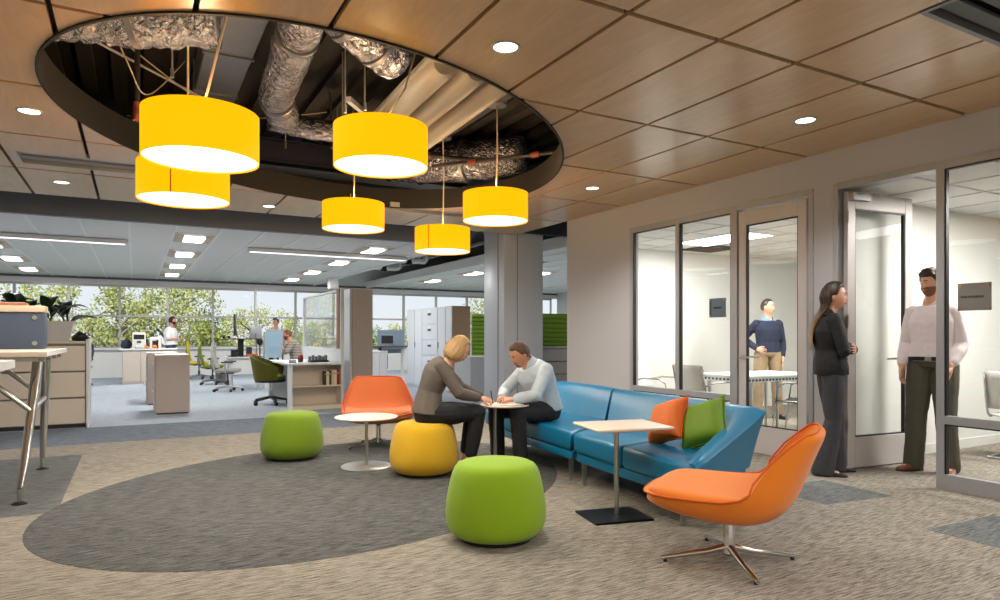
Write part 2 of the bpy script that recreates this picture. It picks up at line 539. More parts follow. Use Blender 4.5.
# slot air diffusers in the ceiling
for i, s in enumerate(SLOTS):
    lab = ['long linear air diffuser in the wood ceiling behind the two left pendants', 'short linear air diffuser in the wood ceiling beyond the oval opening', 'recessed grey return air grille at the upper right corner of wood ceiling'][i]
    t = thing('air_diffuser', lab, 'air vent', ((s[0] + s[1]) / 2, (s[2] + s[3]) / 2, ZC))
    hx, hy = (s[1] - s[0]) / 2, (s[3] - s[2]) / 2
    g = G()
    f = 0.03
    g.b2(-hx, hx, -hy, -hy + f, 0.0, 0.06); g.b2(-hx, hx, hy - f, hy, 0.0, 0.06)
    g.b2(-hx, -hx + f, -hy + f, hy - f, 0.0, 0.06); g.b2(hx - f, hx, -hy + f, hy - f, 0.0, 0.06)
    g.build('frame', mat('diffuser_frame', (120, 122, 122), 0.4, 0.4) if i == 2 else M_alum, t)
    g = G()
    n = 4 if i == 2 else 2
    for k in range(n):
        y0 = -hy + f + (2 * hy - 2 * f) * (k + 0.2) / n
        g.b2(-hx + f, hx - f, y0, y0 + (2 * hy - 2 * f) * 0.62 / n, 0.03, 0.05)
    g.build('blade', mat('diffuser_blade_dark', (88, 90, 90), 0.5, 0.3) if i == 2 else mat('diffuser_blade', (150, 150, 152), 0.5, 0.3), t)
    G().b2(-hx + f, hx - f, -hy + f, hy - f, 0.12, 0.14).build('plenum_box', M_dark, t)

# dark gap, fascia, office ceilings
struct(G().b2(XL, 5.3, 11.08, 11.2, 2.90, 3.55).build('trim_fascia', mat('fascia_slate', (126, 132, 146), 0.6)))
struct(G().b2(XL, 7.0, 9.62, 9.66, 2.966, 3.5).build('trim_wood_edge', M_slate))
struct(G().b2(XL, XR, 10.9, 22.54, 4.0, 4.1).build('ceiling_office_deck', mat('office_deck', (205, 204, 200), 0.8)))
M_lin = striped('linear_ceiling', (226, 226, 226), (196, 196, 198), 6.0, 'Y', 0.42, 0.18)
struct(G().b2(XL, 5.25, 11.2, YF, 2.93, 2.99).build('ceiling_office', M_lin))
struct(G().b2(7.05, XR, 8.3, YF, 2.93, 2.99).build('ceiling_office_right', M_lin))
g = G()
for k in range(-8, 9):
    x = -0.07 + 0.648 * k
    if XL < x < 5.2:
        g.b2(x - 0.018, x + 0.018, 11.2, YF, 2.918, 2.931)
g.b2(5.21, 5.27, 11.2, YF, 2.90, 3.06)
g.b2(XL, 5.25, 11.2, 11.26, 2.905, 2.931)
struct(g.build('trim_office_grid', mat('tee_white', (236, 236, 234), 0.5)))
g = G()
g.b2(7.03, 7.09, 8.3, YF, 2.88, 3.1)
for k in range(1, 12):
    x = 7.05 + 0.648 * k
    g.b2(x - 0.018, x + 0.018, 8.3, YF, 2.918, 2.931)
struct(g.build('trim_office_grid_right', MATS['tee_white']))
# ================================================================== WINDOW WALL
g = G()
g.b2(XL, XR, YF, YF + 0.16, -0.1, 0.86)
g.b2(XL, XR, YF - 0.12, YF, 0.82, 0.87)
g.b2(XL, XR, YF, YF + 0.16, 2.72, 4.1)
struct(g.build('wall_window', M_white))
struct(G().b2(XL, XR, YF - 0.05, YF, 2.87, 2.93).build('trim_window_head', mat('bronze_head', (92, 90, 88), 0.5)))
mx = [-2.9 + 1.26 * k for k in range(-3, 15)]
mx = [XL + 0.0 if m_ < XL else m_ for m_ in mx]
n = 0
for a, b in zip(mx[:-1], mx[1:]):
    if b - a < 0.2 or b > XR:
        continue
    n += 1
    t = bpy.data.objects.new('window_%d' % n, None); COL.objects.link(t); t['kind'] = 'structure'
    t.location = ((a + b) / 2, YF + 0.04, 0.86)
    h = (b - a) / 2
    g = G()
    fw = 0.032
    g.b2(-h, -h + fw, -0.05, 0.05, 0, 1.86); g.b2(h - fw, h, -0.05, 0.05, 0, 1.86)
    g.b2(-h + fw, h - fw, -0.05, 0.05, 0, 0.05); g.b2(-h + fw, h - fw, -0.05, 0.05, 1.80, 1.86)
    g.b2(-h + fw, h - fw, -0.05, 0.05, 0.92, 0.98)
    g.build('frame', M_alum, t)
    for z0, z1 in ((0.05, 0.92), (0.98, 1.80)):
        G().quad((-h + fw, 0, z0), (h - fw, 0, z0), (h - fw, 0, z1), (-h + fw, 0, z1)).build('pane', M_winglass, t, ang=0, recalc=False)

# ================================================================== GLAZED PARTITION (windows 30.., doors)
def glazed(nm, y0, y1, mull, rail=True):
    t = bpy.data.objects.new(nm, None); COL.objects.link(t); t['kind'] = 'structure'
    t.location = (XW + 0.025, (y0 + y1) / 2, 0)
    h = (y1 - y0) / 2
    g = G()
    D = 0.03
    g.b2(-D, D, -h, h, 2.55, 2.62); g.b2(-D, D, -h, h, 0, 0.12)
    ms = sorted([-h + 0.03, h - 0.03] + [m_ - (y0 + y1) / 2 for m_ in mull])
    for m_ in ms:
        g.b2(-D, D, m_ - 0.03, m_ + 0.03, 0.12, 2.55)
    for a, b in zip(ms[:-1], ms[1:]):
        g.b2(-D, D, a + 0.03, b - 0.03, 0.52, 0.585)
    g.build('frame', M_frame, t)
    g = G()
    for a, b in zip(ms[:-1], ms[1:]):
        for z0, z1 in ((0.12, 0.52), (0.585, 2.55)):
            d_ = 0.012
            g.b2(-0.02, 0.02, a + 0.03, a + 0.03 + d_, z0, z1); g.b2(-0.02, 0.02, b - 0.03 - d_, b - 0.03, z0, z1)
            g.b2(-0.02, 0.02, a + 0.042, b - 0.042, z1 - d_, z1)
    g.build('gasket', M_black, t)
    for a, b in zip(ms[:-1], ms[1:]):
        for z0, z1 in ((0.12, 0.52), (0.585, 2.55)):
            G().quad((0, a + 0.03, z0), (0, b - 0.03, z0), (0, b - 0.03, z1), (0, a + 0.03, z1)).build('pane', M_glass, t, ang=0, recalc=False)
    return t
glazed('window_30', 5.00, 6.72, [5.86])
glazed('window_31', 0.9, 2.962, [])
def door(nm, hinge, rz, leafw, swing_sign, frame_y):
    t = bpy.data.objects.new(nm, None); COL.objects.link(t); t['kind'] = 'structure'
    t.location = (hinge[0], hinge[1], 0); t.rotation_euler = (0, 0, rz)
    W, Hh, T = leafw, 2.54, 0.045
    st = 0.098
    g = G()
    g.b2(0.0, st, -T / 2, T / 2, 0.01, Hh, 0.003, 1); g.b2(W - st, W, -T / 2, T / 2, 0.01, Hh, 0.003, 1)
    g.b2(st, W - st, -T / 2, T / 2, 0.01, 0.29, 0.003, 1); g.b2(st, W - st, -T / 2, T / 2, Hh - 0.15, Hh, 0.003, 1)
    g.build('door_leaf', mat('door_paint', (196, 190, 188), 0.4, 0.1, var=0.02), t)
    G().quad((st, 0, 0.29), (W - st, 0, 0.29), (W - st, 0, Hh - 0.15), (st, 0, Hh - 0.15)).build('pane', M_glass, t, ang=0, recalc=False)
    g = G()
    for a, b, c, d in ((st, st + 0.012, 0.29, Hh - 0.15), (W - st - 0.012, W - st, 0.29, Hh - 0.15), (st, W - st, 0.29, 0.302), (st, W - st, Hh - 0.162, Hh - 0.15)):
        g.b2(a, b, -0.015, 0.015, c, d)
    g.build('gasket', M_black, t)
    for s in (1, -1):
        g = G()
        g.tube([(W - 0.06, s * T / 2, 1.0), (W - 0.06, s * (T / 2 + 0.012), 1.0)], 0.028, 16)
        g.tube([(W - 0.06, s * (T / 2 + 0.005), 1.0), (W - 0.06, s * (T / 2 + 0.06), 1.0), (W - 0.075, s * (T / 2 + 0.068), 1.0), (W - 0.19, s * (T / 2 + 0.068), 0.998)], 0.010, 10)
        g.build('door_handle', M_brush, t)
    for z in (0.35, 1.3, 2.25):
        G().tube([(-0.006, -T / 2 - 0.004, z), (-0.006, -T / 2 - 0.004, z + 0.11)], 0.011, 8).build('hinge', M_brush, t)
    return t
# closed door of the meeting room, hinged at its near jamb
door('door_1', (XW + 0.03, 4.14, ), PI / 2, 0.82, 1, 0)
# open door of the huddle room
d2 = door('door_2', (XW + 0.055, 3.775), R(-6), 0.87, 1, 0)
g = G().tube([(0.06, -0.05, 2.50), (0.22, -0.16, 2.53), (0.40, -0.05, 2.53)], 0.012, 6)
g.b2(0.02, 0.24, -0.075, -0.022, 2.46, 2.52)
g.build('door_closer', M_brush, d2)
# frames round both doors
g = G()
D0, D1 = XW - 0.01, XW + 0.15
g.b2(D0, XW + 0.09, 4.06, 4.11, 0, 2.62, 0.004, 1)
g.b2(D0, XW + 0.09, 4.965, 5.0, 0, 2.62, 0.004, 1)
g.b2(D0, XW + 0.09, 4.11, 4.965, 2.56, 2.62, 0.004, 1)
g.b2(D0, D1, 3.81, 3.86, 0, 2.62, 0.004, 1)
g.b2(D0, D1, 2.962, 3.81, 2.56, 2.62, 0.004, 1)
struct(g.build('trim_door_frames', M_frame))

# outside -----------------------------------------------------------
struct(G().b2(-90, 120, 23.2, 140, -4.2, -4.0).build('ground_outside', mat('lawn', (120, 126, 92), 0.95, var=0.3, scale=0.6)))
lamp('sun', 'SUN', (0, -20, 30), 6.0, (1.0, 0.95, 0.84), (R(52), 0, R(-24)), angle=0.02)
# ================================================================== PENDANTS
M_shade = emis('lit_yellow_shade', (1.25, 0.56, 0.0), 1.0)
M_shade.node_tree.nodes['Principled BSDF'].inputs['Base Color'].default_value = (0.5, 0.12, 0.0, 1)
M_shade.node_tree.nodes['Principled BSDF'].inputs['Roughness'].default_value = 0.9
M_lens = emis('pendant_lens', (1.0, 0.93, 0.80), 3.0)
E_warm = (1.0, 0.90, 0.74)
def pendant(lab, u, v_bot, wpx, canopy, seam=None):
    D = 0.69
    t_ = 662.0 * D / wpx
    d = (u - 500) / 662.0
    x = t_ * (d * math.cos(TH) + math.sin(TH)); y = t_ * (-d * math.sin(TH) + math.cos(TH)); z = H + (336 - v_bot) / 662.0 * t_
    t = thing('pendant_lamp', lab, 'pendant lamp', (x, y, z), 0.0, 'yellow drum pendant lamps in the oval opening')
    r = D / 2
    h = 0.295
    g = G()
    n = 64
    c = lambda rr, zz: [(rr * math.cos(2 * PI * k / n), rr * math.sin(2 * PI * k / n), zz) for k in range(n)]
    g.rings([c(r, 0), c(r, h), c(r - 0.006, h), c(r - 0.006, 0)], closed=True)
    sh = g.build('lamp_shade', M_shade, t, ang=30)
    if seam is not None:
        a = seam
        G().box(((r + 0.001) * math.cos(a), (r + 0.001) * math.sin(a), h / 2), (0.003, 0.009, h - 0.004), a).build('seam', mat('orange_seam', (225, 110, 10), 0.7), sh)
    G().lathe([(0.0, 0.012), (r - 0.008, 0.012), (r - 0.008, 0.018), (0.0, 0.018)], 64).build('diffuser', M_lens, t)
    g = G()
    for k in range(3):
        a = 2 * PI * k / 3
        g.tube([(0, 0, h - 0.01), ((r - 0.005) * math.cos(a), (r - 0.005) * math.sin(a), h - 0.01)], 0.004, 6)
    g.tube([(0, 0, 0.10), (0, 0, h + 0.03)], 0.018, 10)
    g.build('spider_frame', M_brush, t)
    cx, cy, cz = canopy[0] - x, canopy[1] - y, canopy[2] - z
    mid = Vector((cx * 0.6, cy * 0.6, h + (cz - h) * 0.5))
    G().tube([(cx, cy, cz), tuple(mid + Vector((0.012, 0, 0))), (0.006, 0, h + 0.02)], 0.008, 8).build('cord', mat('cream_cord', (206, 192, 160), 0.5), t)
    cp = G().lathe([(0.0, -0.005), (0.10, 0.0), (0.105, 0.05), (0.095, 0.06), (0.0, 0.06)], 32, (cx, cy, cz)).build('canopy', M_brush, t)
    G().tube([(cx, cy, cz + 0.05), (cx, cy, 3.95 - z)], 0.012, 8).build('hanger_rod', M_alum, t)
    lamp('pendant_glow', 'POINT', (x, y, z + h + 0.05), 21.0, (1.0, 0.68, 0.32), shadow_soft_size=0.06)
    lamp('pendant_down', 'AREA', (x, y, z - 0.004), 26.0, E_warm, (0, 0, 0), shape='DISK', size=0.64)
    return t
def pt(u, v, z):
    return gp(u, v, z) + (z,)
pendant('large yellow drum pendant nearest the camera, upper left, overlapping another shade below it', 201.5, 161, 109, (0.53, 4.05, 3.62))
pendant('yellow drum pendant hanging lower, half hidden behind the biggest yellow pendant', 184, 201, 85, pt(188, 37, 3.48), -1.9)
pendant('yellow drum pendant in the middle, in front of white ribbed panel', 381, 167.5, 93, (2.05, 5.15, 3.6))
pendant('small yellow drum pendant between second left pendant and the centre ones', 353.5, 229.5, 61, (2.15, 7.3, 3.6))
pendant('yellow drum pendant at the narrow end of the oval opening, under a round canopy', 495.5, 221.5, 65, pt(497, 106, 3.62))
pendant('smallest and lowest yellow drum pendant, with visible seam, far end of the oval', 442.5, 252, 55, pt(443, 139, 3.62), -2.5)

# ================================================================== DOWNLIGHTS in the wood ceiling
M_dl = emis('downlight_lens', (1.0, 0.97, 0.9), 4.0)
DLS = [((1.92, 3.41), 'recessed round downlight in wood ceiling just right of the oval opening'),
       ((-0.70, 6.13), 'recessed round downlight in wood ceiling at the photo left edge'),
       ((4.65, 3.42), 'recessed round downlight in wood ceiling above the open glass door'),
       ((4.63, 6.18), 'recessed round downlight in wood ceiling above the solid wall by the sofa'),
       ((-0.71, 8.79), 'recessed round downlight in wood ceiling beyond the long air diffuser'),
       ((1.55, 9.10), 'recessed round downlight at the far edge of the wood ceiling beyond the oval')]
first = None
for (x, y), lab in DLS:
    if first is None:
        first = thing('downlight', lab, 'downlight', (x, y, ZC), 0, 'recessed downlights in the wood ceiling')
        n = 40
        c = lambda rr, zz: [(rr * math.cos(2 * PI * k / n), rr * math.sin(2 * PI * k / n), zz) for k in range(n)]
        G().rings([c(0.088, 0.001), c(0.086, -0.006), c(0.072, -0.006), c(0.07, 0.03)], cap=False).build('trim_ring', M_alum, first)
        G().lathe([(0, -0.003), (0.071, -0.003), (0.071, 0.001), (0, 0.001)], 40).build('lens', M_dl, first)
    else:
        dup(first, lab, (x, y, ZC))
for (x, y) in [d[0] for d in DLS] + [(0.3, 0.6), (3.0, 0.4), (-2.6, 3.2), (-3.2, 7.6), (4.7, 0.6), (0.6, -1.4), (3.6, -1.6), (-2.5, 0.2)]:
    lamp('downlight_spot', 'SPOT', (x, y, ZC - 0.02), 110.0, (1.0, 0.985, 0.96), (0, 0, 0), spot_size=R(125), spot_blend=0.7, shadow_soft_size=0.09)
# fill lamps added behind the camera for the foreground, without fixtures
for (x, y) in [(-1.2, -0.9), (2.4, -1.2)]:
    lamp('lounge_fill', 'AREA', (x, y, 2.90), 70.0, (1.0, 0.95, 0.87), (0, 0, 0), shape='RECTANGLE', size=1.2, size_y=1.2)

# ================================================================== OFFICE TROFFERS
M_trof = emis('troffer_lens', (1.0, 0.94, 0.84), 5.0)
M_wing = mat('troffer_wing', (206, 186, 165), 0.5)
trof = None
def troffer(x, y, lab):
    global trof
    if trof is None:
        trof = thing('ceiling_troffer', lab, 'ceiling light', (x, y, 2.93), 0, 'recessed troffers in the white office ceiling')
        G().b2(-0.30, 0.30, -0.60, 0.60, -0.012, 0.0).build('housing', M_cabw, trof)
        for s in (-1, 1):
            g = G()
            g.rings([[(s * 0.29, -0.5, -0.013), (s * 0.29, 0.5, -0.013), (s * 0.29, 0.5, -0.02), (s * 0.29, -0.5, -0.02)], [(s * 0.17, -0.38, -0.013), (s * 0.17, 0.38, -0.013), (s * 0.17, 0.38, -0.045), (s * 0.17, -0.38, -0.045)]])
            g.build('wing', M_wing, trof)
            G().b2(s * 0.015, s * 0.15, -0.27, 0.27, -0.05, -0.013).build('lens', M_trof, trof)
        return
    dup(trof, lab, (x, y, 2.93))
rows = {0: 'nearest', 1: 'second', 2: 'third', 3: 'farthest'}
for bank, (x, bl) in enumerate([(0.90, 'the central light bank'), (4.12, 'the bank beside the open plenum'), (-2.33, 'the bank at photo left edge')]):
    for k, y in enumerate([12.7, 15.2, 17.8, 20.4]):
        troffer(x, y, 'white troffer with twin lamps, %s in %s' % (rows[k], bl))
for x, y, lab in [(8.0, 13.2, 'white troffer in right office ceiling, nearest one left of big column'), (8.0, 16.0, 'white troffer in right office ceiling, second row past the column'), (8.0, 18.8, 'white troffer in right office ceiling, closest to the windows'),
                  (9.6, 12.0, 'white troffer seen in the gap between big column and wall'), (9.6, 15.2, 'white troffer farther back in the gap between column and wall')]:
    troffer(x, y, lab)
# slim linear luminaires hung across the white ceiling
for x0, x1, lab in [(-3.0, -0.10, 'long slim white linear luminaire across the left office ceiling'), (1.90, 5.15, 'long slim white linear luminaire across the ceiling right of the light bank')]:
    t = thing('ceiling_linear_luminaire', lab, 'ceiling light', ((x0 + x1) / 2, 13.5, 2.915), 0, 'linear luminaires under the white ceiling')
    h = (x1 - x0) / 2
    G().b2(-h, h, -0.08, 0.08, -0.07, 0.0, 0.006, 1).build('housing', M_cabw, t)
    G().b2(-h + 0.05, h - 0.05, -0.055, 0.055, -0.076, -0.068).build('lens', emis('linear_lens', (1, 1, 1), 1.6), t)
for (x, y) in [(-2, 14), (0.9, 13), (0.9, 18), (4.1, 14.5), (4.1, 19), (-2.2, 19), (8.5, 14), (8.5, 19), (12, 12), (12, 18)]:
    lamp('office_luminaire', 'AREA', (x, y, 2.86), 80.0, (1.0, 0.98, 0.95), (0, 0, 0), shape='RECTANGLE', size=0.5, size_y=1.1)
# window daylight portals
for x0, x1 in ((XL, 2.0), (2.0, 9.0), (9.0, XR)):
    o = lamp('daylight_portal', 'AREA', ((x0 + x1) / 2, YF + 0.12, 1.79), 1.0, (1, 1, 1), (R(-90), 0, 0), shape='RECTANGLE', size=x1 - x0, size_y=1.9)
    o.data.cycles.is_portal = True
# rooms behind the glass
for x, y, lab in [(7.1, 6.5, 'bright square ceiling light in the meeting room of the navy jumper man'), (8.0, 2.0, 'bright ceiling light in the room at the right edge'), (8.4, 4.75, 'second bright ceiling light nearer the partition in the meeting room')]:
    t = thing('ceiling_panel_light', lab, 'ceiling light', (x, y, 2.56), 0)
    G().b2(-0.33, 0.33, -0.63, 0.63, -0.012, 0).build('frame', M_white, t)
    G().b2(-0.29, 0.29, -0.58, 0.58, -0.016, -0.011).build('lens', emis('panel_lens', (1, 0.98, 0.94), 6.0), t)
    lamp('room_area_lamp', 'AREA', (x, y, 2.53), 72.0, (1.0, 0.97, 0.91), (0, 0, 0), shape='RECTANGLE', size=0.5, size_y=1.1)
lamp('room_area_lamp', 'AREA', (6.9, 2.6, 2.53), 60.0, (1.0, 0.97, 0.91), (0, 0, 0), shape='RECTANGLE', size=0.5, size_y=1.1)  # extra lamp added to brighten the huddle room, no fixture above it
t = thing('ceiling_vent', 'black square air vent in the meeting room ceiling behind the glass', 'air vent', (7.7, 7.3, 2.56))
G().b2(-0.3, 0.3, -0.3, 0.3, -0.02, 0, 0.003, 1).build('vent_frame', M_black, t)
g = G()
for k in range(6):
    g.b2(-0.26, 0.26, -0.25 + k * 0.09, -0.21 + k * 0.09, -0.03, -0.02)
g.build('louvre', M_slate, t)
# ================================================================== POUFS
POUF = [(0, 0.022), (0.20, 0.022), (0.252, 0.032), (0.286, 0.065), (0.301, 0.11), (0.305, 0.16), (0.301, 0.22), (0.290, 0.29), (0.277, 0.35), (0.265, 0.395), (0.252, 0.426), (0.234, 0.447), (0.208, 0.459), (0.15, 0.466), (0, 0.468)]
def pouf(lab, x, y, m, mp, s=1.0):
    t = thing('pouf', lab, 'pouf', (x, y, 0), 0, 'round upholstered poufs of the lounge')
    G().lathe([(r * s, z) for r, z in POUF], 56).build('cushion', m, t, ang=80)
    n = 56
    rr = 0.236 * s
    g = G().tube([(rr * math.cos(2 * PI * k / n), rr * math.sin(2 * PI * k / n), 0.031) for k in range(n)], 0.004, 6, closed=True)
    g.build('piping', mp, t)
    G().lathe([(0, 0.0), (0.215 * s, 0.0), (0.215 * s, 0.03), (0, 0.03)], 40).build('base', M_black, t)
M_greenp = mat('lime_piping', (128, 172, 10), 0.85)
M_yellowp = mat('mustard_piping', (198, 152, 16), 0.85)
pouf('lime green pouf nearest the camera, in front of the couple at the round table', 1.92, 3.53, M_green, M_greenp)
pouf('smaller looking lime green pouf at left, on the dark oval carpet by the round table', 1.38, 6.80, mat('moss_lime_wool', (112, 142, 8), 0.85, var=0.08, scale=160, bump=0.2, bscale=420, sheen=0.15), mat('moss_piping', (104, 140, 16), 0.85))
pouf('mustard yellow pouf that the woman in the grey blazer sits on', 2.25, 5.47, M_yellow, M_yellowp)

# ================================================================== ORANGE SWIVEL CHAIRS
def interp(tab, x):
    for (a, va), (b, vb) in zip(tab[:-1], tab[1:]):
        if x <= b:
            f = (x - a) / (b - a)
            f = max(0, min(1, f))
            return tuple(p + (q - p) * f for p, q in zip(va, vb))
    return tab[-1][1]
def lounge_chair(lab, x, y, rz, m, legrot=0.0, mp=None):
    t = thing('swivel_lounge_chair', lab, 'lounge chair', (x, y, 0), rz, 'orange swivel lounge chairs')
    # rows: (forward y, z of the middle, half width, rim forward, rim up, thickness)
    rows = [(0.435, 0.372, 0.215, -0.050, 0.000, 0.030), (0.425, 0.384, 0.285, -0.060, 0.002, 0.050), (0.36, 0.390, 0.345, -0.03, 0.004, 0.075), (0.24, 0.386, 0.380, 0.0, 0.010, 0.105), (0.10, 0.378, 0.395, 0.0, 0.020, 0.122),
            (-0.04, 0.370, 0.398, 0.01, 0.032, 0.126), (-0.15, 0.370, 0.396, 0.04, 0.050, 0.122), (-0.235, 0.394, 0.392, 0.08, 0.060, 0.105), (-0.285, 0.442, 0.382, 0.115, 0.060, 0.080), (-0.325, 0.510, 0.360, 0.120, 0.040, 0.064),
            (-0.365, 0.590, 0.335, 0.115, 0.020, 0.055), (-0.402, 0.670, 0.305, 0.085, 0.005, 0.050), (-0.432, 0.730, 0.275, 0.055, -0.004, 0.046), (-0.442, 0.748, 0.250, 0.045, -0.010, 0.034)]
    nc = 14
    top, bot = [], []
    for i, (fy, z, wd, rf, ru, th) in enumerate(rows):
        p0 = rows[max(0, i - 1)]; p1 = rows[min(len(rows) - 1, i + 1)]
        tx, tz = p1[0] - p0[0], p1[1] - p0[1]
        L = math.hypot(tx, tz)
        ny, nz = tz / L, -tx / L      # normal (towards sitter/up)
        if nz < 0 and i < 7:
            ny, nz = -ny, -nz
        ra, rb = [], []
        for k in range(nc + 1):
            s = -1 + 2 * k / nc
            e = abs(s) ** 2.6
            px_, py_, pz_ = wd * math.sin(s * PI / 2 * 0.94) / math.sin(PI / 2 * 0.94), fy + rf * e, z + ru * e
            ra.append((px_, py_, pz_))
            thk = th * (1 - 0.68 * abs(s) ** 3)
            rb.append((px_ * (1.0 - 0.02), py_ - ny * thk, pz_ - nz * thk))
        top.append(ra); bot.append(rb)
    g = G()
    bm = g.bm
    A = [[bm.verts.new(p) for p in r] for r in top]
    B = [[bm.verts.new(p) for p in r] for r in bot]
    for i in range(len(A) - 1):
        for k in range(nc):
            bm.faces.new((A[i][k], A[i][k + 1], A[i + 1][k + 1], A[i + 1][k]))
            bm.faces.new((B[i][k], B[i + 1][k], B[i + 1][k + 1], B[i][k + 1]))
        bm.faces.new((A[i][0], A[i + 1][0], B[i + 1][0], B[i][0]))
        bm.faces.new((A[i][nc], B[i][nc], B[i + 1][nc], A[i + 1][nc]))
    for k in range(nc):
        bm.faces.new((A[0][k], B[0][k], B[0][k + 1], A[0][k + 1]))
        bm.faces.new((A[-1][k], A[-1][k + 1], B[-1][k + 1], B[-1][k]))
    g.build('shell', m, t, ang=180, subsurf=2)
    # rim piping: seat front round both sides and over the back
    rim = [Vector(top[0][k]) for k in range(0, nc + 1)] + [Vector(r[nc]) for r in top[1:]] + [Vector(top[-1][k]) for k in range(nc - 1, -1, -1)] + [Vector(r[0]) for r in reversed(top[1:-1])]
    G().tube([p + Vector((0, 0, 0.0)) for p in rim], 0.006, 6, closed=True).build('piping', mp or m, t, ang=180)
    # seat pad
    g = G()
    bm = g.bm
    pa, pb = [], []
    sel = rows[1:8]
    for i, (fy, z, wd, rf, ru, th) in enumerate(sel):
        ra, rb = [], []
        for k in range(nc + 1):
            s = -1 + 2 * k / nc
            edge = max(abs(s) ** 6, 1.0 if i in (0, len(sel) - 1) else 0.0)
            x_ = (wd - 0.03) * math.sin(s * PI / 2 * 0.94) / math.sin(PI / 2 * 0.94)
            y_ = fy + rf * abs(s) ** 2.6 - (0.015 if i == 0 else 0)
            z_ = z + ru * abs(s) ** 2.6 * 0.85
            ra.append((x_, y_, z_ + 0.034 * (1 - edge) + 0.004)); rb.append((x_, y_, z_ - 0.01))
        pa.append([bm.verts.new(p) for p in ra]); pb.append([bm.verts.new(p) for p in rb])
    for i in range(len(sel) - 1):
        for k in range(nc):
            bm.faces.new((pa[i][k], pa[i][k + 1], pa[i + 1][k + 1], pa[i + 1][k]))
            bm.faces.new((pb[i][k], pb[i + 1][k], pb[i + 1][k + 1], pb[i][k + 1]))
        bm.faces.new((pa[i][0], pa[i + 1][0], pb[i + 1][0], pb[i][0])); bm.faces.new((pa[i][nc], pb[i][nc], pb[i + 1][nc], pa[i + 1][nc]))
    for k in range(nc):
        bm.faces.new((pa[0][k], pb[0][k], pb[0][k + 1], pa[0][k + 1])); bm.faces.new((pa[-1][k], pa[-1][k + 1], pb[-1][k + 1], pb[-1][k]))
    g.build('seat_cushion', m, t, ang=180, subsurf=1)
    g = G()
    g.tube([(0, 0, 0.275), (0, 0, 0.245)], 0.05, 20)
    g.build('swivel_plate', M_black, t)
    G().tube([(0, 0, 0.25), (0, 0, 0.24), (0, 0, 0.10), (0, 0, 0.045), (0, 0, 0.03)], [0.024, 0.028, 0.031, 0.040, 0.030], 24).build('column', M_chrome, t)
    for k in range(4):
        a = legrot + k * PI / 2
        c, s = math.cos(a), math.sin(a)
        lg = G().tube([(0.02 * c, 0.02 * s, 0.075), (0.12 * c, 0.12 * s, 0.052), (0.36 * c, 0.36 * s, 0.022), (0.375 * c, 0.375 * s, 0.020)], [0.022, 0.017, 0.0135, 0.009], 12).build('leg', M_chrome, t)
        G().tube([(0.35 * c, 0.35 * s, 0.0), (0.35 * c, 0.35 * s, 0.016)], 0.011, 10).build('glide', M_black, lg)
    return t
lounge_chair('orange swivel lounge chair nearest the camera, turned sideways, beside the sofa end', 2.83, 2.55, R(33), M_orange, R(30), mat('orange_piping', (214, 98, 16), 0.8))
lounge_chair('orange swivel lounge chair facing the camera, behind the small round table', 2.37, 7.08, R(163), M_orange2, R(30), mat('burnt_orange_piping', (206, 80, 28), 0.8))

# ================================================================== BLUE SOFA, two modules
def sweep(secs):
    g = G()
    return g.rings(secs)
def catmull(rows, n):
    """smooth interpolation of lists of points (rows) into n steps per span"""
    out = []
    m = len(rows)
    for i in range(m - 1):
        p = [rows[max(0, i - 1)], rows[i], rows[i + 1], rows[min(m - 1, i + 2)]]
        for s in range(n):
            f = s / n
            r = []
            for a, b, c, d in zip(*p):
                a, b, c, d = Vector(a), Vector(b), Vector(c), Vector(d)
                r.append(0.5 * ((2 * b) + (c - a) * f + (2 * a - 5 * b + 4 * c - d) * f * f + (3 * b - a - 3 * c + d) * f ** 3))
            out.append(r)
    out.append([Vector(q) for q in rows[-1]])
    return out
def leg_blade(g, x, y):
    g.rings([[(x - 0.022, y - 0.012, 0.20), (x + 0.022, y - 0.012, 0.20), (x + 0.022, y + 0.012, 0.20), (x - 0.022, y + 0.012, 0.20)],
             [(x - 0.013, y - 0.008, 0.0), (x + 0.013, y - 0.008, 0.0), (x + 0.013, y + 0.008, 0.0), (x - 0.013, y + 0.008, 0.0)]])
# right module (the one with the arm)
ox, oy = 3.5, 4.0
sofa = thing('sofa', 'right half of the blue leather sofa, with sloping arm and two cushions', 'sofa', (ox, oy, 0), 0, 'blue leather sofa modules')
L = lambda pts: [(p[0] - ox, p[1] - oy) for p in pts]
seatA = [(3.155, 4.475), (3.07, 3.75), (2.985, 2.99), (3.0, 2.965), (3.35, 3.10), (3.92, 3.345), (4.02, 4.2), (4.14, 5.08)]
base = [(3.185, 4.47), (3.10, 3.75), (3.02, 3.01), (3.06, 2.985), (3.36, 3.115), (3.90, 3.355), (4.0, 4.2), (4.12, 5.05)]
G().prism(L(base), 0.185, 0.262, 0.016, 3).build('base_rail', M_blue, sofa)
for a, b in ((0, 1), (1, 2)):
    if a == 0:
        poly = [(3.155, 4.475), (3.072, 3.765), (3.80, 3.95), (3.98, 4.95)]
    else:
        poly = [(3.070, 3.755), (2.985, 3.02), (3.0, 2.985), (3.36, 3.125), (3.74, 3.29), (3.80, 3.94)]
    G().prism(L(poly), 0.265, 0.425, 0.034, 4).build('seat_cushion', M_blue, sofa)
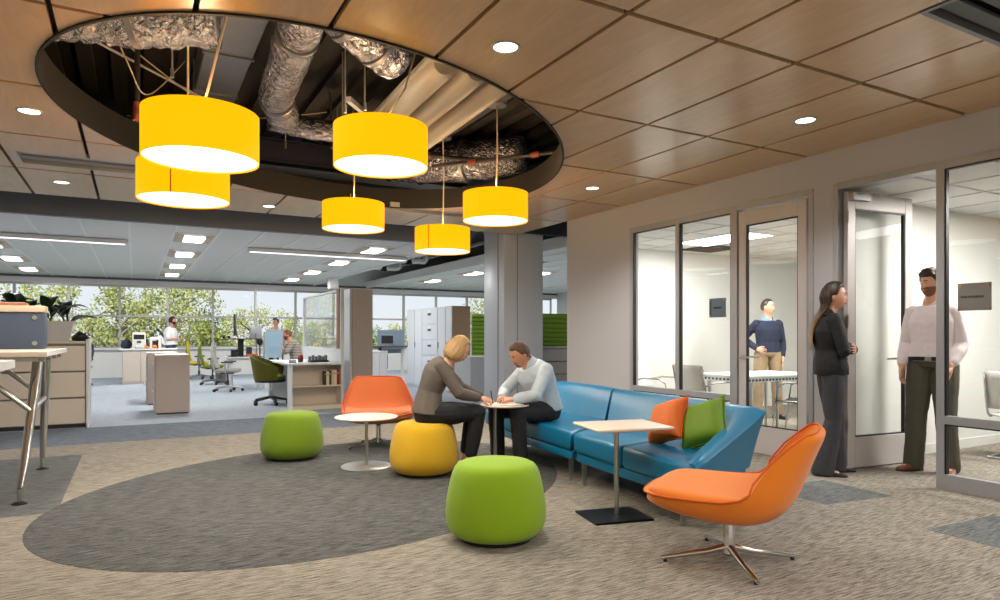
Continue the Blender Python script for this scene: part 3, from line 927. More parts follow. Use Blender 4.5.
# back + arm, one sweep of closed sections: outer bottom, outer top, crest, inner top, inner bottom
def sec(ob, ot, it, ib, zt, zb=0.262, zi=0.40):
    ob, ot, it, ib = [Vector((p[0] - ox, p[1] - oy, 0)) for p in (ob, ot, it, ib)]
    zc = Vector((0, 0, 1))
    m1 = ot * 0.75 + it * 0.25; m2 = ot * 0.25 + it * 0.75
    return [ob + zc * zb, ob * 0.5 + ot * 0.5 + zc * (zb + (zt - zb) * 0.5), ot + zc * (zt - 0.03), m1 + zc * zt, m2 + zc * (zt + 0.004), it + zc * (zt - 0.022), it * 0.55 + ib * 0.45 + zc * (zi + (zt - zi) * 0.5), ib + zc * zi, ib * 0.6 + ob * 0.4 + zc * zb]
rows = [sec((4.12, 5.07), (4.19, 5.12), (4.03, 5.06), (3.86, 4.93), 0.70),
        sec((4.05, 4.5), (4.13, 4.52), (3.96, 4.50), (3.78, 4.48), 0.705),
        sec((3.98, 3.9), (4.07, 3.9), (3.90, 3.95), (3.73, 4.0), 0.705),
        sec((3.945, 3.50), (4.05, 3.44), (3.88, 3.62), (3.72, 3.72), 0.70)]
rows2 = [sec((3.935, 3.355), (4.06, 3.315), (3.86, 3.50), (3.70, 3.56), 0.695),
         sec((3.70, 3.255), (3.76, 3.205), (3.66, 3.34), (3.58, 3.44), 0.615),
         sec((3.36, 3.105), (3.38, 3.075), (3.34, 3.20), (3.31, 3.29), 0.525),
         sec((3.10, 2.99), (3.10, 2.975), (3.09, 3.085), (3.08, 3.17), 0.462),
         sec((3.015, 2.968), (3.015, 2.965), (3.01, 3.05), (3.01, 3.10), 0.425)]
g = G()
g.rings(catmull(rows, 6)[:-1] + catmull([rows[-1]] + [rows2[0]], 2)[:-1] + catmull(rows2, 6))
g.build('backrest', M_blue, sofa, ang=50)
g = G().tube([(p[0] - ox, p[1] - oy, z) for p, z in (((3.03, 3.09), 0.437), ((3.36, 3.215), 0.53), ((3.68, 3.36), 0.622), ((3.87, 3.52), 0.694))], 0.005, 6)
g.bm.free()
for p in ((3.215, 4.40), (3.09, 3.16), (3.86, 3.52), (4.03, 4.92)):
    g = G(); leg_blade(g, p[0] - ox, p[1] - oy); g.build('leg', M_brush, sofa)
# left module
ox, oy = 3.7, 5.5
sofa2 = thing('sofa', 'left half of the blue leather sofa, on which the bearded man sits', 'sofa', (ox, oy, 0), 0, 'blue leather sofa modules')
base = [(3.185, 4.53), (3.35, 6.33), (4.20, 6.33), (4.13, 5.15)]
G().prism(L(base), 0.185, 0.262, 0.016, 3).build('base_rail', M_blue, sofa2)
G().prism(L([(3.16, 4.515), (3.245, 5.44), (3.97, 5.72), (3.93, 5.05)]), 0.265, 0.425, 0.034, 4).build('seat_cushion', M_blue, sofa2)
G().prism(L([(3.245, 5.45), (3.325, 6.37), (4.0, 6.37), (3.975, 5.73)]), 0.265, 0.425, 0.034, 4).build('seat_cushion', M_blue, sofa2)
rows = [sec((4.14, 5.11), (4.21, 5.15), (4.05, 5.11), (3.90, 5.02), 0.70),
        sec((4.17, 5.5), (4.25, 5.5), (4.09, 5.5), (3.93, 5.46), 0.71),
        sec((4.19, 5.9), (4.27, 5.9), (4.11, 5.9), (3.96, 5.88), 0.71),
        sec((4.20, 6.22), (4.28, 6.22), (4.12, 6.22), (3.98, 6.22), 0.70),
        sec((4.20, 6.35), (4.25, 6.35), (4.12, 6.35), (4.02, 6.35), 0.64)]
G().rings(catmull(rows, 6)).build('backrest', M_blue, sofa2, ang=50)
for p in ((3.225, 4.60), (3.38, 6.22), (4.05, 5.2), (4.12, 6.24)):
    g = G(); leg_blade(g, p[0] - ox, p[1] - oy); g.build('leg', M_brush, sofa2)

# cushions
def cushion(lab, loc, yaw, lean, roll, m, mp, s=0.40):
    o_rot = Euler((lean, 0, yaw)).to_matrix() @ Matrix.Rotation(roll, 3, 'Z')
    n = 14
    g = G(); bm = g.bm
    F, Bk = [], []
    for i in range(n + 1):
        ra, rb = [], []
        for k in range(n + 1):
            a, b = -1 + 2 * i / n, -1 + 2 * k / n
            e = (1 - a ** 4) * (1 - b ** 4)
            th = 0.085 * e ** 0.6
            pin = 1 - 0.10 * (1 - abs(a) ** 2) * abs(b) ** 3 - 0.0
            pin2 = 1 - 0.10 * (1 - abs(b) ** 2) * abs(a) ** 3
            x_, y_ = a * s / 2 * pin2, b * s / 2 * pin
            ra.append(o_rot @ Vector((x_, y_, th))); rb.append(o_rot @ Vector((x_, y_, -th)))
        F.append(ra); Bk.append(rb)
    VF = [[bm.verts.new(p) for p in r] for r in F]
    VB = [[VF[i][k] if i in (0, n) or k in (0, n) else bm.verts.new(Bk[i][k]) for k in range(n + 1)] for i in range(n + 1)]
    for i in range(n):
        for k in range(n):
            bm.faces.new((VF[i][k], VF[i + 1][k], VF[i + 1][k + 1], VF[i][k + 1]))
            bm.faces.new((VB[i][k], VB[i][k + 1], VB[i + 1][k + 1], VB[i + 1][k]))
    t = thing('cushion', lab, 'cushion', loc, 0, 'loose cushions on the sofa')
    g.build('cover', m, t, ang=180, subsurf=1)
    edge = [F[0][k] for k in range(n)] + [F[i][n] for i in range(n)] + [F[n][k] for k in range(n, 0, -1)] + [F[i][0] for i in range(n, 0, -1)]
    G().tube(edge, 0.005, 6, closed=True).build('piping', mp, t, ang=180)
    return t
cushion('burnt orange square cushion leaning on the blue sofa back', (3.45, 3.68, 0.590), R(-98), R(62), R(20), mat('rust_satin', (216, 104, 16), 0.6, var=0.08, scale=30), mat('rust_piping', (190, 76, 16), 0.7), 0.35)
cushion('green square cushion leaning in the sofa corner next to the arm', (3.55, 3.43, 0.595), R(-82), R(58), R(24), mat('olive_satin', (106, 142, 12), 0.6, var=0.08, scale=30), mat('olive_piping', (104, 140, 12), 0.7), 0.36)

# ================================================================== TABLES OF THE LOUNGE
t = thing('laptop_table', 'cream topped laptop table on a square black base beside the blue sofa', 'side table', (2.835, 3.545, 0), R(-12.5))
G().b2(-0.21, 0.21, -0.17, 0.17, 0.0, 0.014, 0.003, 1).build('base_plate', M_plate, t)
G().tube([(0.03, 0.02, 0.014), (0.03, 0.02, 0.585)], 0.0165, 20).build('pole', M_brush, t)
G().b2(-0.165, 0.395, -0.12, 0.325, 0.585, 0.607, 0.010, 3).build('tabletop', M_cream, t)
G().b2(-0.04, 0.20, -0.05, 0.12, 0.572, 0.585).build('bracket', M_brush, t)
t = thing('side_table', 'small round cream side table on chrome disc base, before the far orange chair', 'side table', (1.90, 6.03, 0))
G().lathe([(0, 0), (0.232, 0), (0.235, 0.006), (0.225, 0.012), (0, 0.014)], 56).build('base_disc', mat('satin_steel', (212, 212, 212), 0.3, 0.85), t)
G().tube([(0, 0, 0.012), (0, 0, 0.45)], 0.016, 18).build('pole', M_brush, t)
G().lathe([(0, 0.447), (0.27, 0.449), (0.288, 0.458), (0.290, 0.464), (0.285, 0.469), (0, 0.470)], 64).build('tabletop', M_cream, t)
t = thing('side_table', 'round cream side table between the seated woman and the bearded man', 'side table', (2.885, 5.315, 0))
G().lathe([(0, 0), (0.19, 0), (0.192, 0.006), (0.185, 0.012), (0, 0.014)], 48).build('base_disc', M_plate, t)
G().tube([(0, 0, 0.012), (0, 0, 0.58)], 0.016, 18).build('pole', M_brush, t)
G().lathe([(0, 0.579), (0.215, 0.581), (0.231, 0.588), (0.233, 0.594), (0.228, 0.599), (0, 0.60)], 64, (0.075, -0.04, 0)).build('tabletop', M_cream, t)
RT = (2.96, 5.275, 0.60)
tag(G().box((0, 0, 0.002), (0.21, 0.29, 0.003), 1.3).build('sheet_of_paper', mat('paper', (240, 240, 236), 0.7), None, (RT[0] - 0.03, RT[1] + 0.04, RT[2])), 'white sheet of paper on the round table under the hand of the woman', 'paper')
t = thing('notebook', 'thin open notebook on the round table before the bearded man', 'notebook', (RT[0] + 0.04, RT[1] - 0.11, RT[2]), 0.4)
G().b2(-0.1, 0.1, -0.07, 0.07, 0.0, 0.006).build('page_block', MATS['paper'], t)
G().b2(-0.104, 0.104, -0.073, 0.073, -0.0001, 0.0012).build('cover', M_slate, t)

# ================================================================== HIGH TABLES AT LEFT
def high_table(lab, x, y0, y1, x_left, legs=True):
    cy = (y0 + y1) / 2
    t = thing('high_table', lab, 'high table', (x, cy, 0))
    h = (y1 - y0) / 2
    Lx = x_left - x
    G().b2(Lx, 0, -h, h, 1.068, 1.108, 0.004, 1).build('tabletop', M_cream, t)
    G().b2(Lx, -0.06, -h + 0.05, -h + 0.09, 1.035, 1.068).build('apron', M_alum, t)
    G().b2(-0.004, 0.004, -h + 0.002, h - 0.002, 1.070, 1.106).build('edge_band', M_cabw, t)
    for k in range(4):
        G().b2(-0.055, -0.02, -h + 0.12 + k * (2 * h - 0.3) / 3.2, -h + 0.17 + k * (2 * h - 0.3) / 3.2, 1.03, 1.068, 0.004, 1).build('clip', M_alum, t)
    for sx in ((-0.0,) if True else ()):
        nf, ff = (-0.17, -h + 0.11), (-0.18, h - 0.06)
        nt_, ft = (-0.09, -h + 0.42), (-0.13, h - 0.25)
        for (f, tt) in ((nf, nt_), (ff, ft)):
            lg = G().tube([(tt[0], tt[1], 1.068), (tt[0] * 0.8 + f[0] * 0.2, tt[1] * 0.8 + f[1] * 0.2, 0.86), (f[0] * 0.75 + tt[0] * 0.25, f[1] * 0.75 + tt[1] * 0.25, 0.28), (f[0], f[1], 0.11)], [0.034, 0.036, 0.028, 0.021], 14).build('leg', M_chrome, t)
            G().tube([(f[0], f[1], 0.11), (f[0], f[1], 0.02)], 0.017, 12).build('glide_stem', M_brush, lg)
            G().lathe([(0, 0), (0.05, 0), (0.05, 0.008), (0.02, 0.022), (0, 0.022)], 20, (f[0], f[1], 0)).build('foot_pad', M_black, lg)
        ma = (nf[0] * 0.45 + nt_[0] * 0.55, nf[1] * 0.45 + nt_[1] * 0.55)
        mb = (ff[0] * 0.45 + ft[0] * 0.55, ff[1] * 0.45 + ft[1] * 0.55)
        G().tube([(ma[0], ma[1], 0.66), (mb[0], mb[1], 0.66)], 0.022, 12).build('crossbar', M_brush, t)
        for s in (ma, mb):
            G().tube([(s[0], s[1], 0.66), (s[0] - 0.42, s[1], 1.05)], 0.019, 12).build('brace', M_brush, t)
        G().b2(nt_[0] - 0.04, nt_[0] + 0.04, nt_[1] - 0.06, ft[1] + 0.06, 1.045, 1.068).build('bracket', M_brush, t)
    # far pair of legs out of frame keeps the table standing
    for yy in (-h + 0.15, h - 0.1):
        lg = G().tube([(Lx + 0.25, yy * 0.8, 1.068), (Lx + 0.18, yy, 0.02)], [0.034, 0.02], 12).build('leg', M_chrome, t)
        G().lathe([(0, 0), (0.05, 0), (0.05, 0.008), (0.02, 0.022), (0, 0.022)], 20, (Lx + 0.18, yy, 0)).build('foot_pad', M_black, lg)
    return t
high_table('tall standing table on splayed chrome legs at left, bearing the slate desktop box', -0.56, 5.78, 7.40, -2.9)
high_table('corner of a second tall standing table nearest the camera at the left edge', -0.50, 2.2, 3.86, -2.9)
t = thing('desktop_box', 'slate blue desktop box with cream lid and two round screws', 'storage box', (-1.02, 7.00, 1.108))
G().b2(-0.62, 0.34, -0.10, 0.12, 0.0, 0.315, 0.012, 3).build('body', mat('slate_blue', (70, 82, 104), 0.5, var=0.04), t)
G().b2(-0.62, 0.345, -0.115, 0.125, 0.316, 0.372, 0.006, 2).build('lid', mat('cream_lid', (226, 206, 180), 0.5), t)
for z in (0.05, 0.27):
    G().tube([(0.27, -0.099, z), (0.27, -0.112, z)], 0.019, 18).build('screw', M_brush, t)
t = thing('folder', 'tan orange folder lying flat on top of the slate desktop box', 'folder', (-1.14, 6.99, 1.481))
G().b2(-0.42, 0.33, -0.09, 0.09, 0.0, 0.022, 0.003, 1).build('cover', mat('tan_folder', (196, 120, 86), 0.6), t)
G().b2(-0.415, 0.32, -0.085, 0.085, 0.022, 0.026).build('page_block', MATS['paper'], t)
t = thing('computer_mouse', 'black computer mouse on the tall table before the slate box', 'mouse', (-1.06, 6.45, 1.108), 0.3)
g = G().ball((0, 0, 0.006), (0.055, 0.034, 0.030), 16, 10)
bmesh.ops.bisect_plane(g.bm, geom=g.bm.verts[:] + g.bm.edges[:] + g.bm.faces[:], plane_co=(0, 0, 0.0005), plane_no=(0, 0, -1), clear_outer=True)
g.build('shell', M_black, t)
G().b2(-0.03, 0.0, -0.003, 0.003, 0.031, 0.0375, 0.001, 1).build('scroll_wheel', M_slate, t)
# ================================================================== OFFICE: FILING AND CABINETS
M_handle = M_brush
def drawer_bank(t, x0, x1, z0, z1, n, yf, m, handle=True, lock=False):
    """n drawers on the -Y face at yf, each a part with its handle as a sub-part"""
    h = (z1 - z0) / n
    for k in range(n):
        a, b = z0 + k * h + 0.006, z0 + (k + 1) * h - 0.006
        d = G().b2(x0 + 0.006, x1 - 0.006, yf - 0.018, yf, a, b, 0.004, 1).build('drawer', m, t)
        if handle:
            cx = (x0 + x1) / 2
            G().b2(cx - 0.06, cx + 0.06, yf - 0.03, yf - 0.018, (a + b) / 2 + 0.02, (a + b) / 2 + 0.055, 0.004, 1).build('handle', M_slate, d)
            if lock:
                G().tube([(x1 - 0.05, yf - 0.018, b - 0.05), (x1 - 0.05, yf - 0.024, b - 0.05)], 0.01, 10).build('lock', M_brush, d)
def lateral_file(lab, x0, x1, y0, y1, h, n=3):
    t = thing('lateral_file', lab, 'filing cabinet', ((x0 + x1) / 2, (y0 + y1) / 2, 0), 0, 'beige lateral files by the tall tables')
    w_, d_ = (x1 - x0) / 2, (y1 - y0) / 2
    G().b2(-w_, w_, -d_ + 0.02, d_, 0.05, h - 0.03, 0.003, 1).build('carcass', mat('beige_dark', (150, 136, 124), 0.5), t)
    G().b2(-w_ + 0.02, w_ - 0.02, -d_ + 0.05, d_ - 0.02, 0, 0.05).build('plinth', M_slate, t)
    hh = (h - 0.10) / n
    for k in range(n):
        a = 0.06 + k * hh
        d = G().b2(-w_ + 0.008, w_ - 0.008, -d_, -d_ + 0.02, a, a + hh - 0.022, 0.004, 1).build('drawer', M_beige, t)
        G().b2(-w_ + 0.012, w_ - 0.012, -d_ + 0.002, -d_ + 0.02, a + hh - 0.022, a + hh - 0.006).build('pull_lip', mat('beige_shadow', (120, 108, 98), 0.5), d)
    G().b2(-w_, w_, -d_, d_, h - 0.03, h, 0.003, 1).build('top', M_beige, t)
lateral_file('beige three drawer lateral file with the white planter on top, at left', -1.74, -0.57, 10.40, 10.98, 1.15)
lateral_file('beige three drawer lateral file cut by the photo left edge', -2.92, -1.75, 10.40, 10.98, 1.15)
tag(G().b2(-0.03, 0.0, -0.32, 0.31, 0, 1.178, 0.004, 1).build('end_panel', M_cabw, None, (-0.535, 10.70, 0)), 'slim white end panel closing the beige lateral file', 'panel')

def pedestal_cab(lab, x0, y0):
    t = thing('storage_cabinet', lab, 'cabinet', (x0 + 0.24, y0 + 0.42, 0), 0, 'low mauve cabinets in the aisle')
    G().b2(-0.24, 0.24, -0.42, 0.42, 0.02, 0.895, 0.003, 1).build('carcass', M_beige2, t)
    G().b2(-0.245, 0.245, -0.425, 0.425, 0.896, 0.925, 0.004, 1).build('top', mat('mauve_top', (206, 192, 182), 0.4), t)
    G().b2(-0.22, 0.22, -0.40, 0.40, 0, 0.02).build('plinth', M_slate, t)
    for k in range(2):
        for q in range(2):
            a, b = -0.41 + k * 0.41, -0.01 + k * 0.41
            z0, z1 = (0.03, 0.45) if q == 0 else (0.46, 0.885)
            d = G().b2(-0.256, -0.241, a, b, z0, z1, 0.003, 1).build('drawer', M_beige2, t)
            G().tube([(-0.275, a + 0.08, z1 - 0.10), (-0.275, b - 0.08, z1 - 0.10)], 0.009, 8).build('handle', M_cabw, d)
pedestal_cab('low mauve storage cabinet standing in the aisle, the nearer of two', 0.285, 11.55)
pedestal_cab('low mauve storage cabinet standing in the aisle behind a similar one', 0.20, 13.25)

# ---- window counter with small machines
t = thing('window_counter', 'long beige counter unit under the windows behind the mauve cabinets', 'counter', (0.33, 19.5, 0))
G().b2(-0.60, 0.62, -0.34, 0.36, 0.0, 0.86, 0.003, 1).build('carcass', mat('counter_beige', (200, 188, 176), 0.5), t)
G().b2(-0.66, 0.66, -0.38, 0.40, 0.861, 0.895, 0.004, 1).build('worktop', M_cabw, t)
for k in range(3):
    G().b2(-0.59 + k * 0.40, -0.20 + k * 0.40, -0.356, -0.341, 0.06, 0.84, 0.003, 1).build('door', mat('counter_beige', (200, 188, 176)), t)
zt = 0.895
t = thing('coffee_machine', 'boxy pale coffee machine with dark display on the window counter', 'coffee machine', (0.10, 19.36, zt))
G().b2(-0.15, 0.15, -0.16, 0.16, 0.0, 0.42, 0.02, 2).build('body', mat('pale_plastic', (226, 222, 212), 0.4), t)
G().b2(-0.12, 0.12, -0.166, -0.158, 0.24, 0.36).build('display', M_black, t)
G().b2(-0.09, 0.09, -0.20, -0.16, 0.03, 0.12, 0.01, 1).build('drip_tray', M_cabw, t)
G().b2(-0.05, 0.05, -0.19, -0.16, 0.15, 0.2, 0.006, 1).build('spout', M_slate, t)
t = thing('drinks_dispenser', 'small orange trimmed white dispenser beside the coffee machine', 'dispenser', (0.47, 19.38, zt))
g = G(); g.b2(-0.13, -0.07, -0.12, 0.12, 0, 0.30, 0.008, 1); g.b2(0.07, 0.13, -0.12, 0.12, 0, 0.30, 0.008, 1); g.b2(-0.07, 0.07, -0.12, 0.12, 0.22, 0.30, 0.008, 1)
g.build('body', MATS['pale_plastic'], t)
G().b2(0.131, 0.145, -0.11, 0.11, 0.02, 0.28).build('side_trim', mat('orange_plastic', (226, 110, 50), 0.5), t)
G().b2(-0.07, 0.07, -0.05, 0.10, 0.0, 0.2).build('niche', M_slate, t)
def pumpkin(lab, x, y, r):
    t = thing('pumpkin', lab, 'pumpkin', (x, y, zt), 0, 'small orange pumpkins on the window counter')
    g = G().ball((0, 0, r * 0.75), (r, r, r * 0.75), 24, 12)
    for v in g.bm.verts:
        a = math.atan2(v.co.y, v.co.x)
        s = 1 - 0.08 * abs(math.cos(4 * a))
        v.co.x *= s; v.co.y *= s
    g.build('fruit', mat('pumpkin_orange', (236, 120, 20), 0.5), t, ang=180)
    G().tube([(0, 0, r * 1.3), (0.01, 0, r * 1.8)], r * 0.14, 8).build('stem', mat('stem_green', (90, 90, 40), 0.7), t)
pumpkin('smaller orange pumpkin between coffee machine and dispenser', 0.265, 19.2, 0.05)
pumpkin('bigger orange pumpkin in front of the small white dispenser', 0.45, 19.19, 0.065)
t = thing('bag', 'dark rucksack slumped at the left end of the window counter', 'bag', (-0.18, 19.5, zt))
g = G().ball((0, 0, 0.1), (0.13, 0.12, 0.13), 16, 10)
for v in g.bm.verts:
    v.co += v.co.normalized() * mnoise.noise(v.co * 12) * 0.03; v.co.z = max(v.co.z, 0.0)
g.build('sack', mat('navy_cloth', (30, 34, 48), 0.8), t, ang=180)
G().tube([(-0.04, 0, 0.2), (0, 0, 0.27), (0.05, 0, 0.2)], 0.008, 6).build('loop', M_black, t)

# ---- planter with broad leaves, black bag
t = thing('planter', 'white trough planter with dark broad leaved plant on the beige file', 'potted plant', (-1.15, 10.78, 1.15))
g = G()
g.rings([[(-0.40, -0.12, 0), (0.36, -0.12, 0), (0.36, 0.12, 0), (-0.40, 0.12, 0)], [(-0.45, -0.14, 0.27), (0.43, -0.14, 0.27), (0.43, 0.14, 0.27), (-0.45, 0.14, 0.27)], [(-0.43, -0.12, 0.27), (0.41, -0.12, 0.27), (0.41, 0.12, 0.27), (-0.43, 0.12, 0.27)], [(-0.42, -0.11, 0.2), (0.40, -0.11, 0.2), (0.40, 0.11, 0.2), (-0.42, 0.11, 0.2)]])
g.build('trough', mat('trough_white', (205, 205, 208), 0.5), t, ang=30)
G().b2(-0.42, 0.40, -0.11, 0.11, 0.19, 0.235).build('soil', mat('soil', (48, 36, 28), 0.95), t)
M_leaf = mat('dark_leaf', (36, 62, 30), 0.45, var=0.25, scale=6)
random.seed(5)
for k in range(34):
    bx = random.uniform(-0.36, 0.36); by = random.uniform(-0.08, 0.08)
    a = random.uniform(0, 2 * PI); ln = random.uniform(0.34, 0.62); up = random.uniform(0.7, 1.3)
    if k > 28:
        a = random.uniform(-0.7, 0.4); bx = 0.36; ln = 0.46; up = 0.45
    wdt = random.uniform(0.06, 0.10)
    d = Vector((math.cos(a), math.sin(a), 0)); s = Vector((-math.sin(a), math.cos(a), 0))
    g = G(); bm = g.bm
    prev = None
    n = 9
    for i in range(n + 1):
        f = i / n
        c = Vector((bx, by, 0.22)) + d * (ln * (f ** 1.4) * 0.75) + Vector((0, 0, ln * up * (f - 0.55 * f ** 3)))
        ww = wdt * (0.10 if f < 0.3 else math.sin(PI * min(1, (f - 0.25) / 0.75)) ** 0.7) + 0.004
        r = [bm.verts.new(c - s * ww + Vector((0, 0, ww * 0.3))), bm.verts.new(c), bm.verts.new(c + s * ww + Vector((0, 0, ww * 0.3)))]
        if prev:
            bm.faces.new((prev[0], prev[1], r[1], r[0])); bm.faces.new((prev[1], prev[2], r[2], r[1]))
        prev = r
    g.build('leaf', M_leaf, t, ang=180)
t = thing('bag', 'small black bag resting on the beige lateral file beside the planter', 'bag', (-0.66, 10.72, 1.151))
g = G().ball((0, 0, 0.05), (0.10, 0.09, 0.065), 20, 12)
for v in g.bm.verts:
    v.co += v.co.normalized() * mnoise.noise(v.co * 18) * 0.02
    v.co.x += v.co.z * 0.2
    v.co.z = max(v.co.z, 0)
g.build('body', M_black, t, ang=180)
G().tube([(-0.05, -0.02, 0.10), (0.0, -0.03, 0.125), (0.06, 0.0, 0.10)], 0.007, 6).build('strap', mat('maroon_strap', (80, 40, 36), 0.7), t)

# ================================================================== TASK CHAIRS
def task_chair(lab, x, y, rz, m_seat, m_back, m_frame, arms=True):
    t = thing('task_chair', lab, 'office chair', (x, y, 0), rz, 'office task chairs')
    for k in range(5):
        a = 2 * PI * k / 5 + 0.3
        c, s = math.cos(a), math.sin(a)
        lg = G().tube([(0.03 * c, 0.03 * s, 0.115), (0.31 * c, 0.31 * s, 0.075)], [0.028, 0.016], 8).build('leg', m_frame, t)
        G().tube([(0.31 * c - 0.02 * s, 0.31 * s + 0.02 * c, 0.032), (0.31 * c + 0.02 * s, 0.31 * s - 0.02 * c, 0.032)], 0.032, 14).build('caster', M_black, lg)
    G().tube([(0, 0, 0.10), (0, 0, 0.24), (0, 0, 0.241), (0, 0, 0.40)], [0.03, 0.03, 0.018, 0.018], 12).build('gas_column', M_slate, t)
    G().b2(-0.14, 0.14, -0.14, 0.14, 0.39, 0.425, 0.01, 1).build('mechanism', M_slate, t)
    g = G()
    g.box((0, 0.02, 0.46), (0.50, 0.48, 0.075), 0, 0.03, 3)
    g.build('seat', m_seat, t)
    # curved tall back
    rows = []
    for i in range(9):
        f = i / 8
        z = 0.52 + f * 0.56
        yb = -0.22 - 0.05 * math.sin(f * PI * 0.9) - 0.07 * f
        wd = 0.20 + 0.035 * math.sin(f * PI) - (0.05 if i == 8 else 0)
        row = []
        for k in range(9):
            s = -1 + k / 4
            row.append((s * wd, yb + 0.045 * s * s, z))
        rows.append(row)
    g = G(); bm = g.bm
    A = [[bm.verts.new(p) for p in r] for r in rows]; B = [[bm.verts.new((p[0], p[1] - 0.025, p[2])) for p in r] for r in rows]
    for i in range(8):
        for k in range(8):
            bm.faces.new((A[i][k], A[i][k + 1], A[i + 1][k + 1], A[i + 1][k])); bm.faces.new((B[i][k], B[i + 1][k], B[i + 1][k + 1], B[i][k + 1]))
        bm.faces.new((A[i][0], A[i + 1][0], B[i + 1][0], B[i][0])); bm.faces.new((A[i][8], B[i][8], B[i + 1][8], A[i + 1][8]))
    for k in range(8):
        bm.faces.new((A[0][k], B[0][k], B[0][k + 1], A[0][k + 1])); bm.faces.new((A[8][k], A[8][k + 1], B[8][k + 1], B[8][k]))
    g.build('backrest', m_back, t, ang=60)
    G().tube([(0, -0.10, 0.40), (0, -0.27, 0.44), (0, -0.315, 0.62), (0, -0.33, 0.80)], [0.025, 0.025, 0.02, 0.015], 10).build('back_support', m_frame, t)
    if arms:
        for s in (-1, 1):
            ar = G().tube([(s * 0.20, -0.02, 0.41), (s * 0.29, -0.02, 0.44), (s * 0.30, -0.02, 0.62)], 0.017, 8).build('armrest', m_frame, t)
            G().box((s * 0.30, 0.02, 0.645), (0.08, 0.25, 0.03), 0, 0.012, 2).build('arm_pad', M_slate, ar)
    return t
M_cy = mat('chair_yellow', (192, 174, 16), 0.7)
M_cg = mat('chair_green', (112, 128, 30), 0.7)
M_cgrey = mat('chair_grey', (150, 146, 140), 0.6)
M_cfr = mat('chair_frame', (120, 120, 122), 0.35, 0.6)
SCR = R(-118.9)      # chairs turned to the right of the picture
task_chair('yellow task chair by the windows, beside the man in the white t-shirt', 1.60, 20.55, R(-97), M_cy, M_cy, M_cfr)
task_chair('green backed task chair in front of the wire waste bin', 1.72, 18.1, R(-98), M_cg, M_cg, M_cfr)
task_chair('grey task chair with light frame, in front of the workstation', 1.80, 15.70, R(-103), M_cgrey, mat('chair_grey_mesh', (176, 172, 166), 0.6), mat('chair_silver', (176, 174, 172), 0.35, 0.4))
task_chair('yellow task chair behind the sitting man with the striped shirt', 3.50, 16.30, R(86), M_cy, M_cy, M_cfr, False)
task_chair('dark task chair mostly hidden behind the beige lateral file end', -1.22, 19.0, R(150), M_slate, M_slate, M_cfr)
# olive tub chair
t = thing('tub_chair', 'olive green upholstered tub chair on black wheeled base at the bookcase desk', 'office chair', (2.12, 12.32, 0), R(-112))
for k in range(5):
    a = 2 * PI * k / 5 + 0.55
    c, s = math.cos(a), math.sin(a)
    lg = G().tube([(0.03 * c, 0.03 * s, 0.13), (0.30 * c, 0.30 * s, 0.08)], [0.026, 0.015], 8).build('leg', M_black, t)
    G().tube([(0.30 * c - 0.02 * s, 0.30 * s + 0.02 * c, 0.034), (0.30 * c + 0.02 * s, 0.30 * s - 0.02 * c, 0.034)], 0.034, 14).build('caster', M_black, lg)
G().tube([(0, 0, 0.10), (0, 0, 0.25), (0, 0, 0.251), (0, 0, 0.44)], [0.032, 0.032, 0.016, 0.016], 12).build('gas_column', M_brush, t)
rows = []
for i in range(7):
    f = i / 6
    row_o, row_i = [], []
    for k in range(17):
        a = R(-150) + R(240 + 60) * k / 16 - R(90) + R(90)
        a = R(180 + 30) + R(300) * 0 + (k / 16) * R(120) * 1.0
        a = R(270) + (k / 16 - 0.5) * R(250)
        back = 0.5 + 0.5 * math.cos(a - R(270))
        top = 0.62 + 0.26 * back ** 1.1
        z = 0.44 + f * (top - 0.44)
        rr = 0.25 + 0.05 * f + 0.025 * back * f
        row_o.append(((rr + 0.022) * math.cos(a), (rr + 0.022) * math.sin(a) * 1.0, z)); row_i.append(((rr - 0.012) * math.cos(a), (rr - 0.012) * math.sin(a), z))
    rows.append(row_o + list(reversed(row_i)))
G().rings(rows).build('tub_back', mat('olive_wool', (98, 98, 26), 0.85, bump=0.15), t, ang=60)
G().lathe([(0, 0.42), (0.20, 0.425), (0.262, 0.45), (0.262, 0.50), (0.22, 0.525), (0, 0.53)], 32).build('seat', MATS['olive_wool'], t)
G().lathe([(0, 0.40), (0.25, 0.40), (0.275, 0.44), (0, 0.44)], 32).build('seat_pan', M_black, t)

# ================================================================== WORKSTATIONS
def desk(name, lab, x0, x1, y0, y1, h, m_top, leg='posts', grp=None):
    t = thing(name, lab, 'desk', ((x0 + x1) / 2, (y0 + y1) / 2, 0), 0, grp)
    w_, d_ = (x1 - x0) / 2, (y1 - y0) / 2
    G().b2(-w_, w_, -d_, d_, h - 0.03, h, 0.004, 1).build('desktop', m_top, t)
    for sx in (-1, 1):
        for sy in (-1, 1):
            G().b2(sx * (w_ - 0.08) - 0.03, sx * (w_ - 0.08) + 0.03, sy * (d_ - 0.08) - 0.03, sy * (d_ - 0.08) + 0.03, 0, h - 0.03).build('leg', M_cabw, t)
    G().b2(-w_ + 0.08, w_ - 0.08, d_ - 0.1, d_ - 0.06, h - 0.09, h - 0.03).build('rail', M_cabw, t)
    return t
desk('workstation_desk', 'white workstation desk carrying the raised dark wood standing platform', 1.84, 2.62, 15.95, 16.75, 0.745, M_cabw)
M_walnut = mat('dark_walnut', (92, 72, 58), 0.4, var=0.1, stretch=(1, 8, 1))
t = thing('standing_platform', 'raised dark wood standing desk platform on a black lifting column', 'standing desk', (2.16, 16.4, 0.745))
G().b2(-0.42, 0.44, -0.30, 0.28, 0.395, 0.42, 0.006, 1).build('platform_top', M_walnut, t)
g = G().b2(-0.06, 0.06, -0.05, 0.05, 0.02, 0.395); g.build('column', M_black, t)
G().b2(-0.28, 0.28, -0.24, 0.24, 0.0, 0.02, 0.004, 1).build('base_plate', M_black, t)
